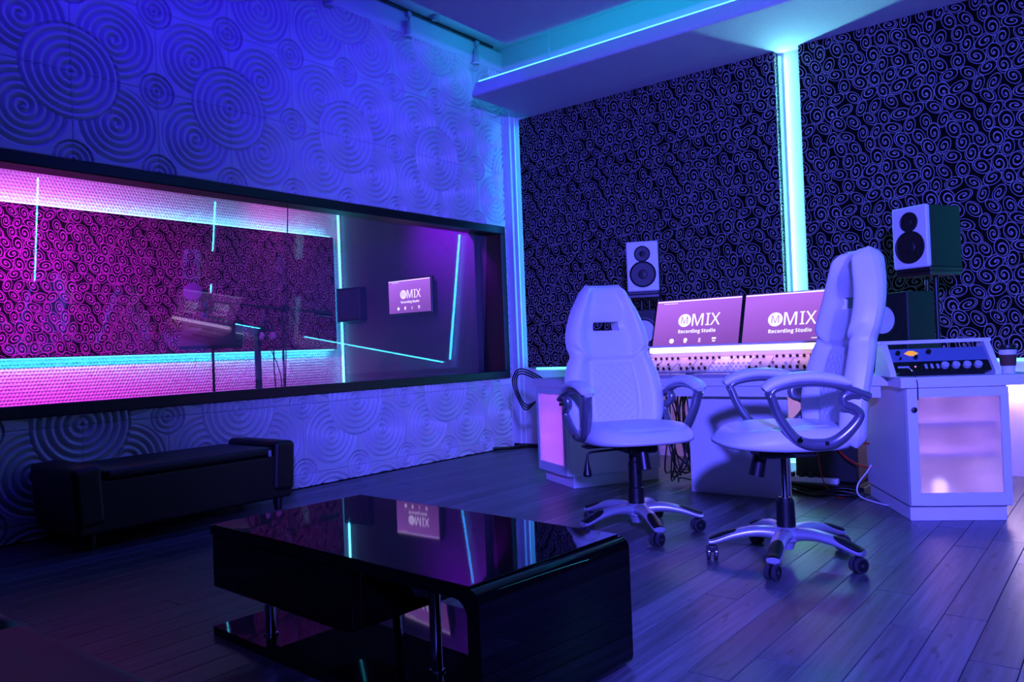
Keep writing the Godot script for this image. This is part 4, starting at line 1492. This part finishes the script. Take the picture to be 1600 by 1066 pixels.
		for q in [[0.072, 0.497], [-0.232, 0.608]]:
			obj("bolt", mb().lathe([Vector2(0.016, 0), Vector2(0.016, 0.012), Vector2(0.011, 0.017), Vector2(0, 0.018)], Transform3D(Basis(Vector3(0, 0, 1), -s * PI / 2), Vector3(s * (0.288 + 0.012), AY.call(q[1]), AZ.call(q[0]))), 16), M.chrome, arm)
		obj("bolt_hole", mb().cyl(Vector3(s * 0.30, AY.call(0.478), AZ.call(-0.062)), Vector3(s * 0.3145, AY.call(0.478), AZ.call(-0.062)), 0.009, 0.009, 12), M.black_plastic, arm)
		obj("bracket", mb().box(Vector3(s * 0.20, 0.424, -0.0), Vector3(0.17, 0.012, 0.09), 0.003), M.black_plastic, arm)
		obj("slot", mb().sweep(curve([Vector3(s * 0.3055, AY.call(0.484), AZ.call(-0.10)), Vector3(s * 0.3055, AY.call(0.508), AZ.call(-0.15)), Vector3(s * 0.307, AY.call(0.55), AZ.call(-0.195))], 5), 0.004, 0.005, 8, Vector3.RIGHT), M.black_plastic, arm)
	# --- mechanism
	obj("tilt_mechanism", mb().rbox(Vector3(0, 0.408, 0.0), Vector3(0.17, 0.05, 0.26), 0.02), M.black_plastic, t, up)
	obj("tension_knob", mb().cyl(Vector3(0.0, 0.41, 0.10), Vector3(0, 0.30, 0.125), 0.03, 0.036, 18), M.black_plastic, t, up)
	obj("back_bracket", mb().sweep(curve([Vector3(0, 0.415, -0.1), Vector3(0, 0.42, -0.27), Vector3(0, 0.48, -0.338), Vector3(0, 0.6, -0.342)], 6), 0.04, 0.008, 8, Vector3.RIGHT), M.black_plastic, t, up)
	obj("lever", mb().sweep(curve([Vector3(-0.06, 0.405, 0.03), Vector3(-0.22, 0.402, 0.035), Vector3(-0.275, 0.395, 0.035), Vector3(-0.285, 0.36, 0.035)], 5), 0.006, 0.006, 8), M.black_plastic, t, up)
	obj("lever_paddle", mb().lathe([Vector2(0, 0.05), Vector2(0.008, 0.045), Vector2(0.012, 0.02), Vector2(0.024, -0.035), Vector2(0.02, -0.045), Vector2(0, -0.046)], Transform3D(Basis(), Vector3(-0.285, 0.32, 0.035)), 16), M.black_plastic, t, up)
	var post := Node3D.new()
	post.name = "gas_post"
	t.add_child(post, true)
	if chrome:
		obj("rod", mb().cyl(Vector3(0, 0.25, 0), Vector3(0, 0.40 + lift, 0), 0.0145, 0.0145, 18), M.chrome, post)
		obj("sleeve", mb().lathe([Vector2(0.03, 0.285), Vector2(0.032, 0.28), Vector2(0.04, 0.265), Vector2(0.042, 0.14), Vector2(0.044, 0.12)], Transform3D(), 22), M.black_plastic, post)
		obj("sleeve_cap", mb().cyl(Vector3(0, 0.27, 0), Vector3(0, 0.284, 0), 0.03, 0.03, 20), M.black_plastic, post)
	else:
		obj("cover", mb().lathe([Vector2(0.03, 0.41 + lift), Vector2(0.031, 0.33 + lift), Vector2(0.036, 0.325 + lift), Vector2(0.037, 0.24), Vector2(0.042, 0.235), Vector2(0.044, 0.13)], Transform3D(), 22), M.black_plastic, post)
	obj("hub", mb().lathe([Vector2(0, 0.155), Vector2(0.05, 0.153), Vector2(0.066, 0.138), Vector2(0.064, 0.095), Vector2(0.04, 0.085), Vector2(0.028, 0.05), Vector2(0, 0.05)], Transform3D(), 26), M.silver, t)
	for k in legs.size():
		var wa := deg_to_rad(float(legs[k]))
		var wd := Vector3(cos(wa), 0, sin(wa))
		var d := wd.rotated(Vector3.UP, -yaw)
		var leg := Node3D.new()
		leg.name = "base_leg"
		t.add_child(leg, true)
		var cp := curve([Vector3(0, 0.116, 0) + d * 0.03, Vector3(0, 0.128, 0) + d * 0.09, Vector3(0, 0.128, 0) + d * 0.16, Vector3(0, 0.112, 0) + d * 0.24, Vector3(0, 0.086, 0) + d * 0.318, Vector3(0, 0.082, 0) + d * 0.345], 6)
		var sd := d.cross(Vector3.UP).normalized()
		var ra := []
		var rb := []
		for q in cp.size():
			var w := float(q) / (cp.size() - 1)
			ra.append(lerpf(0.040, 0.029, w))
			rb.append(lerpf(0.032, 0.0135, w))
		obj("spoke", mb().sweep(cp, ra, rb, 14, sd), M.silver, leg)
		var capc := []
		var ca := []
		var cb := []
		for q in range(int(cp.size() * 0.5), cp.size()):
			var w := float(q - int(cp.size() * 0.5)) / (cp.size() - 1 - int(cp.size() * 0.5))
			capc.append(cp[q] + Vector3(0, 0.0095, 0))
			var sh := sqrt(maxf(0.02, 1.0 - pow(absf(w * 2.0 - 1.05) / 1.06, 3.0)))
			ca.append(ra[q] * 0.95 * sh)
			cb.append(rb[q] * 0.95 * sh)
		obj("foot_pad", mb().sweep(capc, ca, cb, 12, sd), M.black_plastic, leg)
		# caster, swivelled
		var cs := Node3D.new()
		cs.name = "caster"
		t.add_child(cs, true)
		var cpos := d * 0.33
		var sw := Basis(Vector3.UP, -0.6 - yaw + 0.5 * k) * Vector3.RIGHT
		var trail := sw.cross(Vector3.UP) * 0.012
		obj("stem", mb().cyl(cpos + Vector3(0, 0.055, 0), cpos + Vector3(0, 0.085, 0), 0.010, 0.010, 12), M.black_plastic, cs)
		obj("fork", mb().rbox(cpos + trail * 0.6 + Vector3(0, 0.052, 0), Vector3(0.03, 0.03, 0.036), 0.008, Basis(sw, Vector3.UP, sw.cross(Vector3.UP))), M.black_plastic, cs)
		for e in [-1.0, 1.0]:
			var wc: Vector3 = cpos + trail + Vector3(0, 0.0345, 0) + sw * (e * 0.016)
			obj("wheel", mb().cyl(wc - sw * 0.008, wc + sw * 0.008, 0.0322, 0.0322, 24), M.caster_rubber, cs)
			obj("tyre", mb().lathe([Vector2(0.029, -0.009), Vector2(0.034, -0.007), Vector2(0.0345, 0.0), Vector2(0.034, 0.007), Vector2(0.029, 0.009), Vector2(0.0265, 0.0095)], Transform3D(Basis(sw.cross(Vector3.UP), sw, Vector3.UP), wc), 26), M.caster_ring, cs)
			obj("hub_cap", mb().cyl(wc, wc + sw * (e * 0.0115), 0.009, 0.007, 12), M.caster_ring, cs)

# ---------------------------------------------------------------- coffee table, bench, sofa
func coffee_table() -> void:
	var t := thing("coffee_table", "glossy black coffee table with a wrap-around side and chrome posts", "coffee table", Vector3(-1.966, 0, -1.855), deg_to_rad(-3.6))
	var L := 0.685
	var D := 0.335
	var H := 0.40
	var poly := PackedVector2Array()
	# C profile: top, right side, bottom plate
	var ro := 0.035
	var ri := 0.045
	var tt := 0.032
	var ts := 0.045
	poly.append(Vector2(-L, H))
	for k in 9:
		var a := PI / 2 - PI / 2 * k / 8.0
		poly.append(Vector2(L - ro + ro * cos(a), H - ro + ro * sin(a)))
	for k in 9:
		var a := 0.0 - PI / 2 * k / 8.0
		poly.append(Vector2(L - ro + ro * cos(a), 0.002 + ro + ro * sin(a)))
	poly.append(Vector2(-L, 0.002))
	poly.append(Vector2(-L, 0.034))
	for k in 9:
		var a := -PI / 2 + PI / 2 * k / 8.0
		poly.append(Vector2(L - ts - ri + ri * cos(a), 0.034 + ri + ri * sin(a)))
	for k in 9:
		var a := 0.0 + PI / 2 * k / 8.0
		poly.append(Vector2(L - ts - ri + ri * cos(a), H - tt - ri + ri * sin(a)))
	poly.append(Vector2(-L, H - tt))
	obj("shell", mb().prism(poly, -D, D), M.gloss_black, t)
	obj("drawer_box", mb().box(Vector3((-L + 0.135) / 2, (0.175 + H - tt) / 2, 0), Vector3(L + 0.135 - 0.002, H - tt - 0.175, 2 * D - 0.006), 0.008), M.gloss_black, t)
	obj("glass_top", mb().box(Vector3(-0.012, H + 0.003, 0), Vector3(2 * L - 0.05, 0.006, 2 * D - 0.004), 0.002), M.gloss_black, t)
	for q in [[-0.37, 0.29], [0.325, 0.16], [-0.37, -0.26]]:
		var top: float = 0.176 if q[0] < 0 else H - tt
		var post := Node3D.new()
		post.name = "post"
		t.add_child(post, true)
		obj("tube", mb().cyl(Vector3(q[0], 0.034, q[1]), Vector3(q[0], top, q[1]), 0.018, 0.018, 24), M.chrome, post)
		obj("collar", mb().lathe([Vector2(0.018, 0.062), Vector2(0.026, 0.06), Vector2(0.026, 0.052), Vector2(0.018, 0.05)], Transform3D(Basis(), Vector3(q[0], 0, q[1])), 24), M.chrome, post)

func bench() -> void:
	var t := thing("storage_bench", "black leather storage bench with raised ends against the relief wall", "bench", Vector3(-4.715, 0, -2.525))
	obj("body", mb().rbox(Vector3(0, 0.225, 0), Vector3(0.54, 0.29, 1.36), 0.02), M.black_leather, t)
	obj("lid", mb().rbox(Vector3(0.005, 0.395, 0), Vector3(0.56, 0.055, 1.06), 0.022, Basis(), 4, 0.006), M.black_leather, t)
	for s in [-1.0, 1.0]:
		obj("end_bolster", mb().rbox(Vector3(0, 0.29, s * 0.62), Vector3(0.575, 0.33, 0.16), 0.035, Basis(Vector3.RIGHT, s * 0.06)), M.black_leather, t)
		for x in [-1.0, 1.0]:
			obj("leg", mb().cyl(Vector3(x * 0.22, 0.0, s * 0.60), Vector3(x * 0.22, 0.10, s * 0.60), 0.03, 0.045, 4), M.black_plastic, t)
	obj("pull_tab", mb().box(Vector3(0.29, 0.385, -0.50), Vector3(0.012, 0.04, 0.02), 0.003), M.knob_grey, t)

func sofa() -> void:
	var t := thing("leather_sofa", "black leather sofa in front of the coffee table, only its seat edge in view", "sofa", Vector3(-2.05, 0, -0.3))
	obj("base", mb().rbox(Vector3(0, 0.17, 0.0), Vector3(1.6, 0.22, 0.86), 0.03), M.black_leather, t)
	for s in [-1.0, 1.0]:
		obj("seat_cushion", mb().rbox(Vector3(s * 0.405, 0.345, -0.04), Vector3(0.80, 0.15, 0.80), 0.055, Basis(), 5, 0.012), M.black_leather, t)
		obj("back_cushion", mb().rbox(Vector3(s * 0.42, 0.56, 0.42), Vector3(0.80, 0.40, 0.16), 0.06, Basis(), 5, 0.012), M.black_leather, t)
		for z in [-0.34, 0.34]:
			obj("foot", mb().cyl(Vector3(s * 0.7, 0.0, z), Vector3(s * 0.7, 0.08, z), 0.022, 0.03, 12), M.black_plastic, t)

# ---------------------------------------------------------------- under the desk
func cable(label: String, pts: Array, r: float, m: Material, group := "") -> void:
	var o := obj("cable", mb().sweep(curve(pts, 5), r, r, 6), m)
	tag(o, label, "cable", group)

func clutter() -> void:
	var r := RandomNumberGenerator.new()
	r.seed = 9
	for k in 30:
		var x := r.randf_range(-2.88, -2.48)
		var z := r.randf_range(-5.5, -5.05)
		x = maxf(x, -3.15 + 0.577 * (-4.59 - z) + 0.19)
		var sag := r.randf_range(0.03, 0.3)
		var x2 := x + r.randf_range(0.0, 0.3)
		cable("black cable hanging in the tangle under the desk", [Vector3(x, 0.70, z), Vector3(x + r.randf_range(-0.06, 0.06), 0.45, z + r.randf_range(-0.05, 0.05)), Vector3(x + r.randf_range(-0.04, 0.12), sag, z + r.randf_range(-0.08, 0.08)), Vector3((x + x2) / 2, 0.012 + r.randf() * 0.1, z + r.randf_range(-0.1, 0.1)), Vector3(x2, sag * 0.7 + 0.03, z - 0.1), Vector3(x2 + 0.05, 0.5, z - 0.15)], r.randf_range(0.004, 0.007), M.black_plastic, "cables tangled under the desk")
	# loops by the relief wall
	for k in 3:
		cable("dark cable looped in the corner beside the worktop's end", [Vector3(-3.585 + 0.01 * k, 0.709, -4.98 - 0.02 * k), Vector3(-3.9, 0.80 + 0.02 * k, -5.06), Vector3(-4.0 - 0.02 * k, 0.74, -5.1), Vector3(-3.97, 0.62 - 0.03 * k, -5.1), Vector3(-3.86, 0.55 - 0.02 * k, -5.04), Vector3(-3.72, 0.58, -4.98)], 0.006, M.black_plastic, "cables looped in the corner")
	cable("thick black cable lying along the foot of the relief wall", [Vector3(-4.98, 0.03, -5.95), Vector3(-4.9, 0.02, -6.15), Vector3(-4.86, 0.02, -6.35), Vector3(-4.6, 0.02, -6.5), Vector3(-4.2, 0.02, -6.55)], 0.018, M.black_plastic)
	# computer, plinth and power strip on the right
	var t := thing("computer_case", "black computer case standing under the desk beside the frosted cabinet", "computer", Vector3(-1.62, 0.05, -5.5))
	obj("case", mb().box(Vector3(0, 0.16, 0), Vector3(0.40, 0.32, 0.34), 0.006), M.gear_black, t)
	obj("front_bezel", mb().box(Vector3(0, 0.16, 0.174), Vector3(0.38, 0.30, 0.01), 0.003), M.speaker_black, t)
	obj("badge", mb().box(Vector3(-0.03, 0.24, 0.181), Vector3(0.03, 0.016, 0.003), 0.001), M.knob_grey, t)
	t = thing("floor_plinth", "low black plinth under the computer case", "plinth", Vector3(-1.66, 0, -5.46))
	obj("plinth", mb().box(Vector3(0, 0.025, 0), Vector3(0.60, 0.05, 0.50), 0.004), M.gear_black, t)
	t = thing("power_strip", "white power strip lying on the low black plinth", "power strip", Vector3(-1.70, 0.05, -5.27))
	obj("casing", mb().rbox(Vector3(0, 0.018, 0), Vector3(0.34, 0.036, 0.05), 0.008), M.desk_white, t)
	for k in 5:
		obj("socket", mb().cyl(Vector3(-0.12 + 0.06 * k, 0.036, 0), Vector3(-0.12 + 0.06 * k, 0.0375, 0), 0.016, 0.016, 16), M.desk_grey, t)
	for k in 3:
		obj("plug", mb().rbox(Vector3(-0.12 + 0.06 * k, 0.05, 0.012), Vector3(0.03, 0.03, 0.03), 0.006), M.black_plastic, t)
	for k in 9:
		var z := -5.16 + 0.03 * (k % 4)
		cable("black cable lying on the floor in front of the power strip", [Vector3(-2.0 + 0.03 * k, 0.008, z - 0.1), Vector3(-1.85, 0.01 + 0.006 * k, z + r.randf_range(-0.05, 0.04)), Vector3(-1.65 + r.randf_range(-0.06, 0.06), 0.008, z + r.randf_range(-0.03, 0.05)), Vector3(-1.48, 0.01 + 0.005 * k, z + r.randf_range(-0.04, 0.02)), Vector3(-1.34 + r.randf_range(-0.03, 0.02), 0.01, z - 0.06)], 0.006, M.black_plastic, "cables on the floor by the power strip")
	cable("red cable drooping between the computer and the frosted cabinet, upper of two", [Vector3(-1.52, 0.40, -5.32), Vector3(-1.44, 0.34, -5.24), Vector3(-1.36, 0.33, -5.2), Vector3(-1.26, 0.34, -5.16)], 0.005, M.red_cable)
	cable("red cable drooping between the computer and the frosted cabinet, lower of two", [Vector3(-1.58, 0.33, -5.32), Vector3(-1.48, 0.24, -5.24), Vector3(-1.37, 0.19, -5.2), Vector3(-1.25, 0.185, -5.15)], 0.006, M.red_cable)
	cable("thin red cable falling from the computer case to the floor", [Vector3(-1.66, 0.30, -5.30), Vector3(-1.63, 0.17, -5.22), Vector3(-1.58, 0.06, -5.16), Vector3(-1.5, 0.008, -5.1), Vector3(-1.44, 0.007, -5.06)], 0.0035, M.red_cable)
	cable("white cable curling from the frosted cabinet's side to the floor", [Vector3(-1.27, 0.26, -5.17), Vector3(-1.32, 0.17, -5.16), Vector3(-1.38, 0.08, -5.15), Vector3(-1.36, 0.02, -5.1), Vector3(-1.24, 0.008, -5.0), Vector3(-1.14, 0.007, -4.93)], 0.005, M.desk_white)
	# pen on the worktop
	t = thing("pen", "dark pen lying on the white worktop in front of the console", "pen", Vector3(-2.24, 0.7745, -4.72), 0.4)
	t.position = Vector3(-2.26, 0.797, -4.775)
	obj("barrel", mb().cyl(Vector3(-0.06, 0, 0), Vector3(0.055, 0, 0), 0.0045, 0.0045, 10), M.black_plastic, t)
	obj("tip", mb().cyl(Vector3(0.055, 0, 0), Vector3(0.072, 0, 0), 0.0045, 0.001, 10), M.silver, t)
